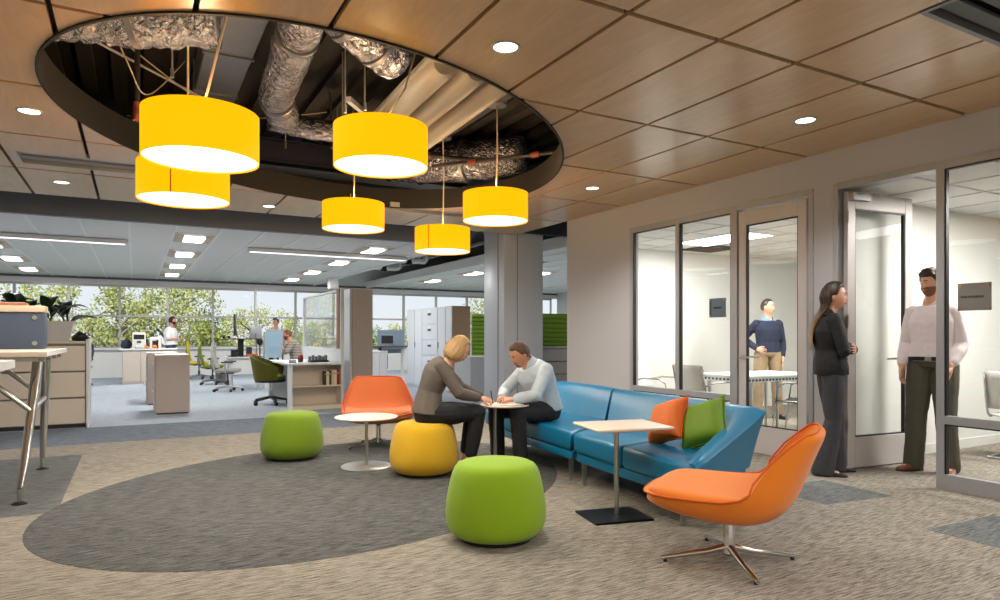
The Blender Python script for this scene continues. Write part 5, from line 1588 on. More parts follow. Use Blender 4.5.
g.b2(-0.60, 0.73, -0.41, -0.40, 0.665, 0.714); g.b2(-0.60, 0.73, 0.40, 0.41, 0.665, 0.714); g.b2(-0.605, -0.595, -0.40, 0.40, 0.665, 0.714); g.b2(0.725, 0.735, -0.40, 0.40, 0.665, 0.714)
g.build('apron', M_cabw, t)
g = G()
for k in range(22):
    g.box((-0.57 + k * 0.06, -0.413, 0.69), (0.034, 0.008, 0.026), 0, 0.003, 1)
for k in range(13):
    g.box((-0.608, -0.36 + k * 0.06, 0.69), (0.008, 0.034, 0.026), 0, 0.003, 1)
g.build('perforation', M_slate, t)
for x, y in ((-0.45, -0.33), (0.02, -0.33), (0.62, -0.33), (-0.45, 0.33), (0.62, 0.33)):
    G().tube([(x, y, 0.665), (x, y, 0.0)], [0.026, 0.016], 12).build('leg', M_brush, t)

def sign(lab, yc, zc, c, txt):
    t = thing('room_sign', lab, 'sign', (XW - 0.03, yc, zc))
    G().b2(-0.006, 0.006, -0.115, 0.115, -0.105, 0.105, 0.002, 1).build('plate', c, t)
    for sy in (-1, 1):
        for sz in (-1, 1):
            G().tube([(-0.014, sy * 0.098, sz * 0.088), (0.028, sy * 0.098, sz * 0.088)], 0.008, 12).build('standoff', mat('copper_standoff', (206, 130, 90), 0.35, 0.8), t)
    if txt:
        text_mesh('lettering', txt, 0.0215, M_black, t, (-0.0075, 0.012, 0.0), (PI / 2, 0, -PI / 2), 0.0006, 0.0006)
    else:
        G().b2(-0.009, -0.006, -0.06, 0.05, -0.012, 0.012).build('name_strip', M_black, t)
        G().b2(-0.008, -0.006, 0.085, 0.112, -0.10, 0.10).build('edge_strip', M_slate, t)
sign('small blue grey name plate on the glass beside the closed door', 5.215, 1.53, mat('sign_blue', (84, 104, 118), 0.3), '')
sign('grey name plate with black lettering on the right hand glass', 2.672, 1.52, mat('sign_grey', (128, 126, 122), 0.4), 'COLTS HUDDLE')

# ================================================================== TREES OUTSIDE
M_tl = [mat('leaves_yellow_green', (164, 168, 92), 0.8, var=0.45, scale=2.0), mat('leaves_green', (118, 138, 74), 0.8, var=0.45, scale=2.0), mat('leaves_olive', (146, 152, 86), 0.8, var=0.4, scale=2.0)]
M_bark = mat('bark', (120, 108, 98), 0.9, var=0.3, scale=8)
def tree_proto(seed, h, wdt, m, dens):
    random.seed(seed)
    root = bpy.data.objects.new('tree', None); COL.objects.link(root)
    g = G()
    top = Vector((random.uniform(-0.4, 0.4), random.uniform(-0.3, 0.3), h * 0.78))
    tips = []
    for s in range(2):
        off = Vector((0.25 * (s * 2 - 1), 0.1 * s, 0))
        g.tube([off, off * 1.5 + Vector((0, 0, h * 0.25)), off * 3 + top * 0.55, top * 0.95 + off * 5], [0.17, 0.13, 0.09, 0.03], 8)
    for k in range(11):
        z = h * random.uniform(0.28, 0.7)
        a = random.uniform(0, 2 * PI)
        L_ = wdt * random.uniform(0.6, 1.0)
        b = Vector((math.cos(a) * L_, math.sin(a) * L_, z + h * random.uniform(0.1, 0.28)))
        p0 = Vector((0, 0, z))
        g.tube([p0, p0.lerp(b, 0.5) + Vector((0, 0, 0.2)), b], [0.07, 0.045, 0.015], 6)
        tips.append(b)
    g.build('trunk', M_bark, root, ang=60)
    g = G(); bm = g.bm
    cl = [t_ + Vector((random.gauss(0, 0.4), random.gauss(0, 0.4), random.gauss(0, 0.4))) for t_ in tips for _ in range(3)]
    cl += [Vector((random.gauss(0, wdt * 0.45), random.gauss(0, wdt * 0.45), h * random.uniform(0.35, 0.97))) for _ in range(26)]
    for c in cl:
        sz = random.uniform(0.5, 0.95)
        for _ in range(dens):
            d = Vector((random.gauss(0, 1), random.gauss(0, 1), random.gauss(0, 0.75)))
            d = d.normalized() * sz * random.uniform(0.35, 1.0)
            p = c + d
            if p.z < h * 0.16:
                continue
            s = random.uniform(0.05, 0.11)
            n = Vector((random.gauss(0, 1), random.gauss(0, 1), random.gauss(0.6, 1))).normalized()
            u_ = n.orthogonal().normalized(); v_ = n.cross(u_)
            an = random.uniform(0, PI)
            a_, b_ = u_ * math.cos(an) + v_ * math.sin(an), v_ * math.cos(an) - u_ * math.sin(an)
            bm.faces.new([bm.verts.new(p - a_ * s), bm.verts.new(p + b_ * s * 0.6), bm.verts.new(p + a_ * s), bm.verts.new(p - b_ * s * 0.6)])
    g.build('foliage', m, root, ang=0, recalc=False)
    return root
protos = [tree_proto(11, 7.9, 2.2, M_tl[0], 100), tree_proto(12, 6.9, 1.9, M_tl[1], 120), tree_proto(13, 7.7, 2.4, M_tl[2], 75)]
# (x, y, proto, scale, words)
TR = [(-9.5, 44, 1, 1.0, 'tree beyond the windows at the photo left edge'), (-6.2, 41, 2, 0.92, 'tree outside right behind the potted plant'), (-3.4, 43, 0, 1.02, 'tall yellow green tree outside, right of the planter'),
      (-0.8, 40, 2, 1.04, 'airy tree with visible forked trunk outside, above the coffee machine'), (1.6, 43, 0, 1.12, 'tall bright tree outside above the man in white t-shirt'), (4.4, 46, 1, 1.12, 'tree outside just right of the white t-shirt man'),
      (6.8, 42, 0, 1.0, 'bright tree outside above the yellow task chair'), (9.6, 46, 1, 0.95, 'lower dark green tree outside beyond the edge on monitor'), (12.6, 50, 0, 0.92, 'yellow green tree outside above the silver monitor'),
      (15.2, 46, 1, 0.95, 'dark tree outside behind the standing man in grey shirt'), (18.0, 44, 0, 0.95, 'tree outside seen through the glass divider'), (21.2, 47, 1, 1.0, 'tree outside left of the mauve tower'),
      (23.6, 43, 2, 1.06, 'airy tree outside between mauve tower and lockers'), (28.0, 48, 1, 0.9, 'low green tree outside above the lockers'), (33.0, 50, 1, 1.0, 'tree outside right above the brown locker side'), (38.5, 50, 0, 0.95, 'tree outside hidden mostly by the big column')]
used = set()
for i, (x, y, k, s, lab) in enumerate(TR):
    s = s if i in (2, 3, 4, 12) else s * 0.87
    if k not in used:
        used.add(k)
        o = protos[k]
        tag(o, lab, 'tree', 'trees outside the windows')
        o.location = (x, y, -4.0); o.scale = (s, s, s)
    else:
        dup(protos[k], lab, (x, y, -4.0), R(47 * i), 'trees outside the windows', (s, s, s))
        continue
    o['group'] = 'trees outside the windows'
random.seed(77)
bush = None
for k in range(16):
    x = -12 + k * 3.5; y = 38 + (k % 3) * 2.2; s = 0.8 + 0.3 * ((k * 7) % 5) / 4
    lab = 'rounded green bush below the trees outside the windows, number %s along the row from the left' % ['one', 'two', 'three', 'four', 'five', 'six', 'seven', 'eight', 'nine', 'ten', 'eleven', 'twelve', 'thirteen', 'fourteen', 'fifteen', 'sixteen'][k]
    lab = '%s green bush from the left in the row under the trees outside' % ['first', 'second', 'third', 'fourth', 'fifth', 'sixth', 'seventh', 'eighth', 'ninth', 'tenth', 'eleventh', 'twelfth', 'thirteenth', 'fourteenth', 'fifteenth', 'sixteenth'][k]
    if bush is None:
        bush = thing('bush', lab, 'bush', (x, y, -4.0), 0, 'bushes under the trees outside')
        g = G(); bm = g.bm
        for _ in range(3600):
            d = Vector((random.gauss(0, 1), random.gauss(0, 1), random.gauss(0, 1))).normalized()
            rr = random.uniform(0.75, 1.0)
            p = Vector((d.x * 2.2 * rr, d.y * 1.6 * rr, 2.3 + d.z * 2.3 * rr))
            s_ = random.uniform(0.10, 0.18)
            n = (d + Vector((random.gauss(0, 0.5), random.gauss(0, 0.5), random.gauss(0, 0.5)))).normalized()
            u_ = n.orthogonal().normalized(); v_ = n.cross(u_)
            bm.faces.new([bm.verts.new(p - u_ * s_), bm.verts.new(p + v_ * s_ * 0.7), bm.verts.new(p + u_ * s_), bm.verts.new(p - v_ * s_ * 0.7)])
        g.build('foliage', M_tl[1], bush, ang=0, recalc=False)
        g = G()
        for q in range(5):
            g.tube([(0, 0, 0), (math.cos(q * 1.3) * 0.8, math.sin(q * 1.3) * 0.6, 2.4)], [0.08, 0.02], 6)
        g.build('stem', M_bark, bush)
    else:
        dup(bush, lab, (x, y, -4.0), R(31 * k), 'bushes under the trees outside', (s, s, s))
# ================================================================== PEOPLE
def sm(a, b, x):
    t = max(0.0, min(1.0, (x - a) / (b - a)))
    return t * t * (3 - 2 * t)

def fuse(g, voxel, it=3, name='body'):
    """one continuous skin grown over overlapping closed shapes"""
    bmesh.ops.recalc_face_normals(g.bm, faces=g.bm.faces[:])
    me = bpy.data.meshes.new('tmp'); g.bm.to_mesh(me); g.bm.free()
    o = bpy.data.objects.new('tmp', me); COL.objects.link(o)
    r = o.modifiers.new('r', 'REMESH'); r.mode = 'VOXEL'; r.voxel_size = voxel
    if it:
        s = o.modifiers.new('s', 'SMOOTH'); s.factor = 0.5; s.iterations = it
    dg = bpy.context.evaluated_depsgraph_get()
    out = bpy.data.meshes.new_from_object(o.evaluated_get(dg))
    bpy.data.objects.remove(o); bpy.data.meshes.remove(me)
    out.name = name
    return out

def folds(me, f1, f2, floor=None):
    """soft cloth folds"""
    n = len(me.vertices)
    co = [0.0] * (3 * n); no = [0.0] * (3 * n)
    me.vertices.foreach_get('co', co)
    me.vertices.foreach_get('normal', no)
    for i in range(n):
        x, y, z = co[3 * i], co[3 * i + 1], co[3 * i + 2]
        k = mnoise.noise(Vector((x * f1, y * f1, z * 5.0))) * 0.006 + mnoise.noise(Vector((x * f2, y * f2, z * f2))) * 0.0025
        for q in range(3):
            co[3 * i + q] += no[3 * i + q] * k
        if floor is not None:
            co[3 * i + 2] = max(co[3 * i + 2], floor)
    me.vertices.foreach_set('co', co)
    me.update()

def limb(g, pts, rs, seg=14, flat=None):
    pts = [Vector(p) for p in pts]
    P, Rr = [], []
    for i in range(len(pts) - 1):
        n = 5
        for k in range(n):
            P.append(pts[i].lerp(pts[i + 1], k / n)); Rr.append(rs[i] + (rs[i + 1] - rs[i]) * k / n)
    P.append(pts[-1]); Rr.append(rs[-1])
    g.tube(P, Rr, seg)
    for p, r in zip(pts, rs):
        g.ball(p, r * 1.0, 14, 8)

def head_local(n):
    nx, ny, nz = n
    x, y, z = nx * 0.076, ny * 0.097, nz * 0.118
    if nz < 0:
        k = -nz
        x *= 1 - 0.30 * k ** 1.4
        if ny < 0:
            y *= 1 - 0.45 * k
    if ny > 0:
        y -= 0.010 * ny * (1 - abs(nz))
        y += 0.016 * math.exp(-((nx / 0.28) ** 2 + ((nz + 0.80) / 0.22) ** 2))            # chin
        y += 0.024 * math.exp(-((nx / 0.12) ** 2 + ((nz + 0.20) / 0.12) ** 2))            # nose tip
        y += 0.012 * math.exp(-((nx / 0.10) ** 2 + ((nz - 0.0) / 0.16) ** 2))             # bridge
        y -= 0.009 * math.exp(-(((abs(nx) - 0.38) / 0.17) ** 2 + ((nz - 0.04) / 0.11) ** 2))  # eye sockets
        y += 0.005 * math.exp(-(((abs(nx) - 0.34) / 0.25) ** 2 + ((nz - 0.24) / 0.08) ** 2))  # brow
        y += 0.006 * math.exp(-((nx / 0.26) ** 2 + ((nz + 0.50) / 0.09) ** 2))            # mouth
    return Vector((x, y, z))

def frame(fwd, up=(0, 0, 1)):
    f = Vector(fwd).normalized()
    r = f.cross(Vector(up)).normalized()
    u = r.cross(f).normalized()
    return Matrix((r, f, u)).transposed()      # columns right, forward, up

def sphere_mesh(g, fn, su=40, sv=28):
    bm = g.bm
    top = bm.verts.new(fn(Vector((0, 0, 1)))); bot = bm.verts.new(fn(Vector((0, 0, -1))))
    rows = []
    for j in range(1, sv):
        th = PI * j / sv
        rows.append([bm.verts.new(fn(Vector((math.sin(th) * math.cos(2 * PI * i / su), math.sin(th) * math.sin(2 * PI * i / su), math.cos(th))))) for i in range(su)])
    for i in range(su):
        k = (i + 1) % su
        bm.faces.new((top, rows[0][i], rows[0][k])); bm.faces.new((bot, rows[-1][k], rows[-1][i]))
        for j in range(sv - 2):
            bm.faces.new((rows[j][i], rows[j + 1][i], rows[j + 1][k], rows[j][k]))

def hand_into(bm_g, wrist, dirv, palm_n, side, curl=0.5, s=1.0, spread=0.10):
    """palm, four unequal bent fingers and a thumb that leaves the side of the palm. dirv: fingers' direction; palm_n: the way the palm faces"""
    f = Vector(dirv).normalized(); n = Vector(palm_n); n = (n - f * n.dot(f)).normalized()
    lat = f.cross(n).normalized() * side        # towards the little finger for side=+1 ... thumb on -lat
    wv = Vector(wrist)
    L_ = 0.085 * s
    rings = []
    for q, (dd, hw, hh) in enumerate([(-0.03, 0.026, 0.021), (0.0, 0.028, 0.020), (0.3 * L_, 0.036, 0.018), (0.75 * L_, 0.041, 0.015), (L_, 0.040, 0.012), (L_ * 1.08, 0.030, 0.008)]):
        c = wv + f * dd
        rings.append([c + lat * (hw * s * math.cos(2 * PI * k / 14)) + n * (hh * s * math.sin(2 * PI * k / 14)) for k in range(14)])
    bm_g.rings(rings)
    for i, (ln, r) in enumerate([(0.070, 0.0082), (0.080, 0.0086), (0.074, 0.0082), (0.058, 0.0072)]):
        o = -0.031 + 0.0207 * i
        fd = (f + lat * (o / 0.03) * spread).normalized()
        p = wv + f * L_ * 0.95 + lat * o * s
        pts, rs = [p - fd * 0.012], [r * s]
        ang = 0.15 * curl
        for seg_, fr in ((0.45, 0.75), (0.30, 1.0), (0.25, 0.8)):
            pts.append(pts[-1] + (fd * math.cos(ang) + n * math.sin(ang)) * ln * s * seg_ + (fd * 0.012 if len(pts) == 1 else Vector((0, 0, 0))))
            rs.append(r * s * (1 - 0.09 * len(pts)))
            ang += fr * curl
        pts.append(pts[-1] + (pts[-1] - pts[-2]).normalized() * 0.004 * s); rs.append(r * s * 0.35)
        bm_g.tube(pts, rs, 8)
    p = wv + f * L_ * 0.28 - lat * 0.026 * s
    td = (f * 0.75 - lat * 0.75 + n * 0.35).normalized()
    t2 = (f * 1.0 - lat * 0.25 + n * 0.35).normalized()
    bm_g.tube([p - td * 0.01, p + td * 0.034 * s, p + td * 0.034 * s + t2 * 0.028 * s, p + td * 0.034 * s + t2 * 0.05 * s, p + td * 0.034 * s + t2 * 0.054 * s], [0.013 * s, 0.0115 * s, 0.0098 * s, 0.008 * s, 0.003], 8)

def torso_st(J, sex, pad=0.0, lo=0.0, hi=1.0, hem=None):
    """stations along the spine: (centre, right, forward, half width, half depth)"""
    pel, che, nec = Vector(J['pelvis']), Vector(J['chest']), Vector(J['neck'])
    hr = (Vector(J['hipR']) - Vector(J['hipL'])); sr = (Vector(J['shR']) - Vector(J['shL']))
    b = J.get('build', 1.0)
    # t, half width, half depth, male / female
    tab_m = [(-0.16, 0.150, 0.105), (0.0, 0.172, 0.120), (0.15, 0.168, 0.118), (0.35, 0.158, 0.112), (0.55, 0.172, 0.122), (0.70, 0.178, 0.128), (0.82, 0.156, 0.112), (0.89, 0.122, 0.096), (0.95, 0.090, 0.080), (1.04, 0.066, 0.064)]
    tab_f = [(-0.16, 0.150, 0.105), (0.0, 0.172, 0.120), (0.12, 0.165, 0.114), (0.36, 0.128, 0.092), (0.55, 0.142, 0.108), (0.70, 0.148, 0.118), (0.82, 0.130, 0.098), (0.89, 0.102, 0.084), (0.95, 0.074, 0.068), (1.04, 0.056, 0.056)]
    tab = tab_f if sex == 'f' else tab_m
    mid = pel.lerp(che, 0.5)
    def pos(t):
        # pelvis -> chest -> neck, smooth
        if t < 0:
            return pel + (che - pel).normalized() * t * (che - pel).length * 1.1 if J.get('straight', True) else pel + Vector((0, 0, t * 0.55))
        a, c, e = pel, che, nec
        # quadratic through the three points with chest at 0.62
        u = 0.62
        l0 = (t - u) * (t - 1) / ((0 - u) * (0 - 1)); l1 = (t - 0) * (t - 1) / ((u - 0) * (u - 1)); l2 = (t - 0) * (t - u) / ((1 - 0) * (1 - u))
        return a * l0 + c * l1 + e * l2
    out = []
    for t, w_, d_ in tab:
        if t < lo or t > hi:
            continue
        c = pos(t)
        ax = (pos(t + 0.03) - pos(t - 0.03)).normalized() if t >= 0.03 else (pos(0.1) - pos(0.03)).normalized()
        r = hr.normalized().lerp(sr.normalized(), max(0, min(1, t)))
        r = (r - ax * r.dot(ax)).normalized()
        f = ax.cross(r).normalized()
        out.append((c, r, f, w_ * b + pad, d_ * b * J.get('deep', 1.0) + pad))
    return out

def ring_of(c, r, f, w_, d_, n=24, p=2.4):
    out = []
    for k in range(n):
        a = 2 * PI * k / n
        ca, sa = math.cos(a), math.sin(a)
        out.append(c + r * (w_ * math.copysign(abs(ca) ** (2 / p), ca)) + f * (d_ * math.copysign(abs(sa) ** (2 / p), sa)))
    return out

def person(lab, loc, rz, J, sex, skin, hairspec, clothes, voxel=0.007, scale=1.0, hands=None, face=True, group=None):
    root = thing('person', lab, 'person', loc, rz, group)
    root.scale = (scale, scale, scale)
    V = Vector
    J = {k: (V(v) if isinstance(v, tuple) and len(v) == 3 else v) for k, v in J.items()}
    # ---------------- body
    g = G()
    st = torso_st(J, sex)
    g.rings([ring_of(c, r, f, w_ * 0.97, d_ * 0.97) for c, r, f, w_, d_ in st])
    F = frame(J['face'], J.get('headup', (0, 0, 1)))
    hc = J['head']
    limb(g, [J['neck'] - V((0, 0, 0.03)), J['neck'].lerp(hc, 0.45) , hc - F @ V((0, 0.012, 0.05))], [0.060, 0.054, 0.052] if sex == 'm' else [0.050, 0.044, 0.044])
    sphere_mesh(g, lambda n: hc + F @ head_local(n))
    for s in (-1, 1):
        g.ball(hc + F @ V((s * 0.074, -0.012, -0.012)), (0.012, 0.02, 0.030), 10, 8)
    for s in 'LR':
        sh, el, wr = J['sh' + s], J['el' + s], J['wr' + s]
        limb(g, [sh, sh.lerp(el, 0.45), el, el.lerp(wr, 0.35), wr], [0.050, 0.046, 0.038, 0.038, 0.026] if sex == 'm' else [0.042, 0.038, 0.033, 0.032, 0.022])
        hp, kn, an = J['hip' + s], J['knee' + s], J['ank' + s]
        limb(g, [hp, hp.lerp(kn, 0.5), kn, kn.lerp(an, 0.35), an], [0.088, 0.075, 0.054, 0.052, 0.036])
        td = V((J['toe' + s][0], J['toe' + s][1], 0)).normalized()
        foot0 = V((an.x, an.y, max(an.z - 0.05, 0.03)))
        limb(g, [foot0 - td * 0.04, foot0 + td * 0.10 - V((0, 0, 0.008))], [0.032, 0.026])
    me = fuse(g, voxel, 3)
    g = G(); g.bm.from_mesh(me); bpy.data.meshes.remove(me)
    for s, sg in (('L', -1), ('R', 1)):
        h = (hands or {}).get(s)
        if h:
            hand_into(g, J['wr' + s], h[0], h[1], h[3] if len(h) > 3 else 1, h[2], 1.0 if sex == 'm' else 0.9)
    body = g.build('body', skin, root, ang=180, recalc=False)
    # ---------------- face
    if face:
        eyew = mat('eye_white', (206, 198, 190), 0.4); iris = mat('iris', (52, 40, 32), 0.3)
        lipm = mat('lips_f', (186, 92, 88), 0.5) if sex == 'f' else mat('lips_m', (186, 116, 98), 0.5)
        hm = clothes['hairmat']
        for s in (-1, 1):
            e = G().ball(hc + F @ V((s * 0.030, 0.0735, 0.004)), 0.0085, 14, 10).build('eye', eyew, body, ang=180)
            G().ball(hc + F @ V((s * 0.031, 0.0785, 0.004)), 0.0058, 10, 8).build('iris', iris, body, ang=180)
            G().tube([hc + F @ V((s * x, y, z)) for x, y, z in ((0.014, 0.0905, 0.024), (0.030, 0.0895, 0.029), (0.047, 0.079, 0.024))], [0.0028, 0.0036, 0.0018], 6).build('eyebrow', hm, root, ang=180)
        g = G()
        g.tube([hc + F @ V((x, y, z)) for x, y, z in ((-0.025, 0.0815, -0.058), (-0.012, 0.0905, -0.0565), (0, 0.0925, -0.0575), (0.012, 0.0905, -0.0565), (0.025, 0.0815, -0.058))], [0.002, 0.0045, 0.0050, 0.0045, 0.002], 8)
        g.tube([hc + F @ V((x, y, z)) for x, y, z in ((-0.021, 0.0825, -0.0635), (0, 0.0915, -0.066), (0.021, 0.0825, -0.0635))], [0.002, 0.0052, 0.002], 8)
        g.build('lips', lipm, root, ang=180)
    # ---------------- hair
    hm = clothes['hairmat']
    kind = hairspec['kind']
    th = hairspec.get('thick', 0.014)
    def hb(n):
        f_ = n.y
        front = hairspec.get('front', 0.50); back = hairspec.get('back', -0.45); side = hairspec.get('side', 0.06)
        if f_ > 0.55:
            return front
        if f_ > 0.0:
            return side + (front - side) * sm(0.12, 0.55, f_)
        return back + (side - back) * sm(-0.45, -0.05, f_)
    def hairfn(n):
        m_ = sm(-0.04, 0.12, n.z - hb(n))
        p = head_local(n)
        ear = 1 - sm(0.0, 0.12, 0.2 - abs(n.x)) if False else 1.0
        off = -0.010 + (th + 0.010) * m_ + (mnoise.noise(p * 45) * hairspec.get('curl', 0.004) + mnoise.noise(p * 110) * 0.002) * m_
        if hairspec.get('bald'):
            off -= 0.016 * math.exp(-((n.x / 0.55) ** 2 + ((n.y - 0.15) / 0.55) ** 2)) * (1 if n.z > 0.4 else 0)
        return hc + F @ (p + n * off)
    g = G(); sphere_mesh(g, hairfn, 56, 40)
    hair = g.build('hair', hm, root, ang=180)
    random.seed(hairspec.get('seed', 3))
    if kind in ('long', 'bob'):
        g = G()
        N = 90 if kind == 'long' else 80
        for k in range(N):
            a = R(-200) + R(220) * k / (N - 1)      # round the back from one temple to the other
            a = R(180 + 22) + R(136) * k / (N - 1) if kind == 'long' else R(180 - 28) + R(236) * k / (N - 1)
            zz = random.uniform(0.0, 0.55)
            ca, sa = math.cos(a), math.sin(a)
            n0 = V((ca * math.sqrt(1 - zz * zz), sa * math.sqrt(1 - zz * zz), zz))
            p0 = hc + F @ (head_local(n0) + n0 * (th * 0.75))
            n1 = V((ca, sa, 0.0))
            jaw = 1.0
            p1 = hc + F @ (V((ca * 0.080, sa * 0.099, -0.01)) + n1 * (th * random.uniform(0.6, 1.1)))
            if kind == 'bob':
                ln = hairspec.get('len', 0.10) * (1 - 0.15 * random.random())
                p2 = hc + F @ (V((ca * 0.085, sa * 0.088 - 0.004, -0.01 - ln * 0.6)) + n1 * 0.010)
                p3 = hc + F @ (V((ca * 0.074, sa * 0.070, -0.01 - ln)) + n1 * random.uniform(0, 0.008))
                pts = [p0, p1, p2, p3]
                rs = [0.007, 0.010, 0.009, 0.003]
            else:
                ln = hairspec.get('len', 0.34) * random.uniform(0.88, 1.05)
                bk = J['chest'].lerp(J['neck'], 0.6)
                p2 = hc + F @ V((ca * 0.075, sa * 0.082 - 0.022, -0.10)) + V((0, 0, 0))
                fb = frame((F @ V((0, 1, 0))).xy.to_3d())
                p3 = hc + fb @ V((ca * 0.086, -0.158 + 0.02 * sa, -0.10 - ln * 0.45))
                p4 = hc + fb @ V((ca * 0.074 + random.uniform(-0.012, 0.012), -0.178 + 0.02 * sa, -0.10 - ln))
                pts = [p0, p1, p2, p3, p4]
                rs = [0.007, 0.010, 0.011, 0.010, 0.002]
            pp = catmull([[q] for q in pts], 4)
            m_ = len(pp)
            rr = []
            for i in range(m_):
                f_ = i / (m_ - 1) * (len(rs) - 1); j = min(int(f_), len(rs) - 2)
                rr.append(rs[j] + (rs[j + 1] - rs[j]) * (f_ - j))
            g.tube([q[0] for q in pp], rr, 6)
        g.build('hair_length', clothes.get('hairmat2', hm), hair, ang=180)
    if hairspec.get('beard'):
        bt = hairspec['beard']
        def beardfn(n):
            m_ = sm(-0.10, -0.32, n.z) * sm(-0.15, 0.15, n.y)
            m_ *= 1 - 0.9 * math.exp(-((n.x / 0.20) ** 2 + ((n.z + 0.50) / 0.075) ** 2)) * (1 if n.y > 0 else 0)
            m_ *= 1 - math.exp(-((n.x / 0.2) ** 2 + ((n.z + 0.18) / 0.14) ** 2)) * (1 if n.y > 0 else 0)
            if hairspec.get('goatee'):
                m_ *= math.exp(-(n.x / 0.42) ** 4)
            p = head_local(n)
            return hc + F @ (p + n * (-0.010 + (bt + 0.010) * m_ + mnoise.noise(p * 90) * 0.0015 * m_))
        g = G(); sphere_mesh(g, beardfn, 56, 40)
        g.build('beard', clothes.get('beardmat', hm), root, ang=180)
    # ---------------- top
    top = clothes['top']
    pad = top.get('pad', 0.014)
    g = G()
    st = torso_st(J, sex, pad, lo=top.get('lo', -0.05), hi=0.97)
    if top.get('flare'):
        c, r, f, w_, d_ = st[0]
        st[0] = (c, r, f, w_ + top['flare'], d_ + top['flare'])
        if top.get('hang'):
            st.insert(0, (c - (st[1][0] - c).normalized() * top['hang'], r, f, w_ + top['flare'] * 1.6, d_ + top['flare'] * 1.5))
    g.rings([ring_of(*s_) for s_ in st])
    for s in 'LR':
        sh, el, wr = J['sh' + s], J['el' + s], J['wr' + s]
        k = top.get('sleeve', 0.93)
        pr = [0.052, 0.049, 0.043, 0.042, 0.031] if sex == 'm' else [0.046, 0.042, 0.038, 0.036, 0.028]
        pr = [q + pad * 0.75 for q in pr]
        if k > 0.5:
            limb(g, [sh, sh.lerp(el, 0.45), el, el.lerp(wr, 0.4), el.lerp(wr, k)], pr)
        else:
            limb(g, [sh, sh.lerp(el, 0.4), sh.lerp(el, 0.78)], [pr[0], pr[1] + 0.004, pr[1] + 0.010])
    me = fuse(g, voxel, 3)
    folds(me, 9, 24)
    shirt = mesh_obj(top['name'], me, top['mat'], root, ang=180)
    # collar
    if top.get('collar'):
        nb = J['neck']; ax = (hc - nb).normalized()
        r = frame(J['face']).col[0]; r = (r - ax * r.dot(ax)).normalized(); f = ax.cross(r) * -1.0
        f = r.cross(ax) * -1.0
        if f.dot(F @ V((0, 1, 0))) < 0:
            f = -f
        k = 0.068 if sex == 'm' else 0.060
        def cr(h, rr, dip):
            out = []
            for q in range(24):
                a = 2 * PI * q / 24
                fr = max(0.0, math.sin(a)) ** 2
                out.append(nb + ax * (h - dip * fr) + r * (rr * math.cos(a)) + f * (rr * math.sin(a) + 0.01 * fr))
            return out
        g = G().rings([cr(-0.03, k + 0.016, 0.04), cr(0.035, k + 0.004, 0.055), cr(0.034, k - 0.003, 0.055), cr(-0.03, k, 0.04)], closed=True)
        g.build('collar', top.get('collarmat', top['mat']), shirt, ang=60)
    if top.get('lapel'):
        pass
    # ---------------- trousers
    tr = clothes['trousers']
    g = G()
    pd = tr.get('pad', 0.014)
    st = torso_st(J, sex, pd * 0.7, lo=-0.2, hi=tr.get('hi', 0.16))
    g.rings([ring_of(*s_) for s_ in st])
    fl = tr.get('flare', 0.0)
    for s in 'LR':
        hp, kn, an = J['hip' + s], J['knee' + s], J['ank' + s]
        e = an + (an - kn).normalized() * tr.get('drop', 0.02)
        limb(g, [hp, hp.lerp(kn, 0.5), kn, kn.lerp(an, 0.4), e], [0.094 + pd * 0.6, 0.080 + pd, 0.060 + pd, 0.056 + pd + fl * 0.4, 0.046 + pd + fl])
    me = fuse(g, voxel, 3)
    folds(me, 10, 22, 0.012)
    mesh_obj('trousers', me, tr['mat'], root, ang=180)
    # ---------------- shoes
    for s in 'LR':
        an = J['ank' + s]; td = V((J['toe' + s][0], J['toe' + s][1], 0)).normalized()
        rt = V((td.y, -td.x, 0))
        zb = J.get('shoez', 0.0)
        rings = []
        L0 = -0.075
        for q, (d_, w_, h_) in enumerate([(-0.085, 0.022, 0.055), (-0.07, 0.034, 0.085), (-0.02, 0.040, 0.095), (0.05, 0.043, 0.075), (0.11, 0.047, 0.052), (0.155, 0.038, 0.040), (0.18, 0.018, 0.028)]):
            c = V((an.x, an.y, zb)) + td * d_
            if clothes.get('flat'):
                h_ *= 0.62
            ring = []
            for k in range(16):
                a = 2 * PI * k / 16
                ca, sa = math.cos(a), math.sin(a)
                ring.append(c + rt * (w_ * 0.92 * math.copysign(abs(ca) ** 0.7, ca)) + V((0, 0, h_ / 2 + h_ / 2 * math.copysign(abs(sa) ** 0.7, sa))))
            rings.append(ring)
        sh = G().rings(rings).build('shoe', clothes['shoemat'], root, ang=70)
        rings = []
        for d_, w_ in ((-0.088, 0.024), (-0.07, 0.037), (0.0, 0.042), (0.10, 0.049), (0.155, 0.040), (0.183, 0.020)):
            c = V((an.x, an.y, zb)) + td * d_
            rings.append([c + rt * w_ * a + V((0, 0, b)) for a, b in ((-1, 0), (1, 0), (1, 0.014), (-1, 0.014))])
        G().rings(rings).build('sole', clothes.get('solemat', M_black), sh, ang=40)
    return root, J, F

def cl(name, rgb, rough=0.85, **k):
    return mat(name, rgb, rough, **k)
H_br = cl('hair_dark_brown', (52, 36, 28), 0.5, var=0.25, scale=60)
H_bl = cl('hair_blonde', (182, 146, 98), 0.5, var=0.35, scale=70)
H_gb = cl('hair_greying_brown', (92, 68, 52), 0.6, var=0.3, scale=60)
H_beard = cl('beard_greying', (128, 104, 90), 0.7, var=0.3, scale=80)
H_red = cl('hair_auburn', (120, 66, 40), 0.6, var=0.3, scale=60)
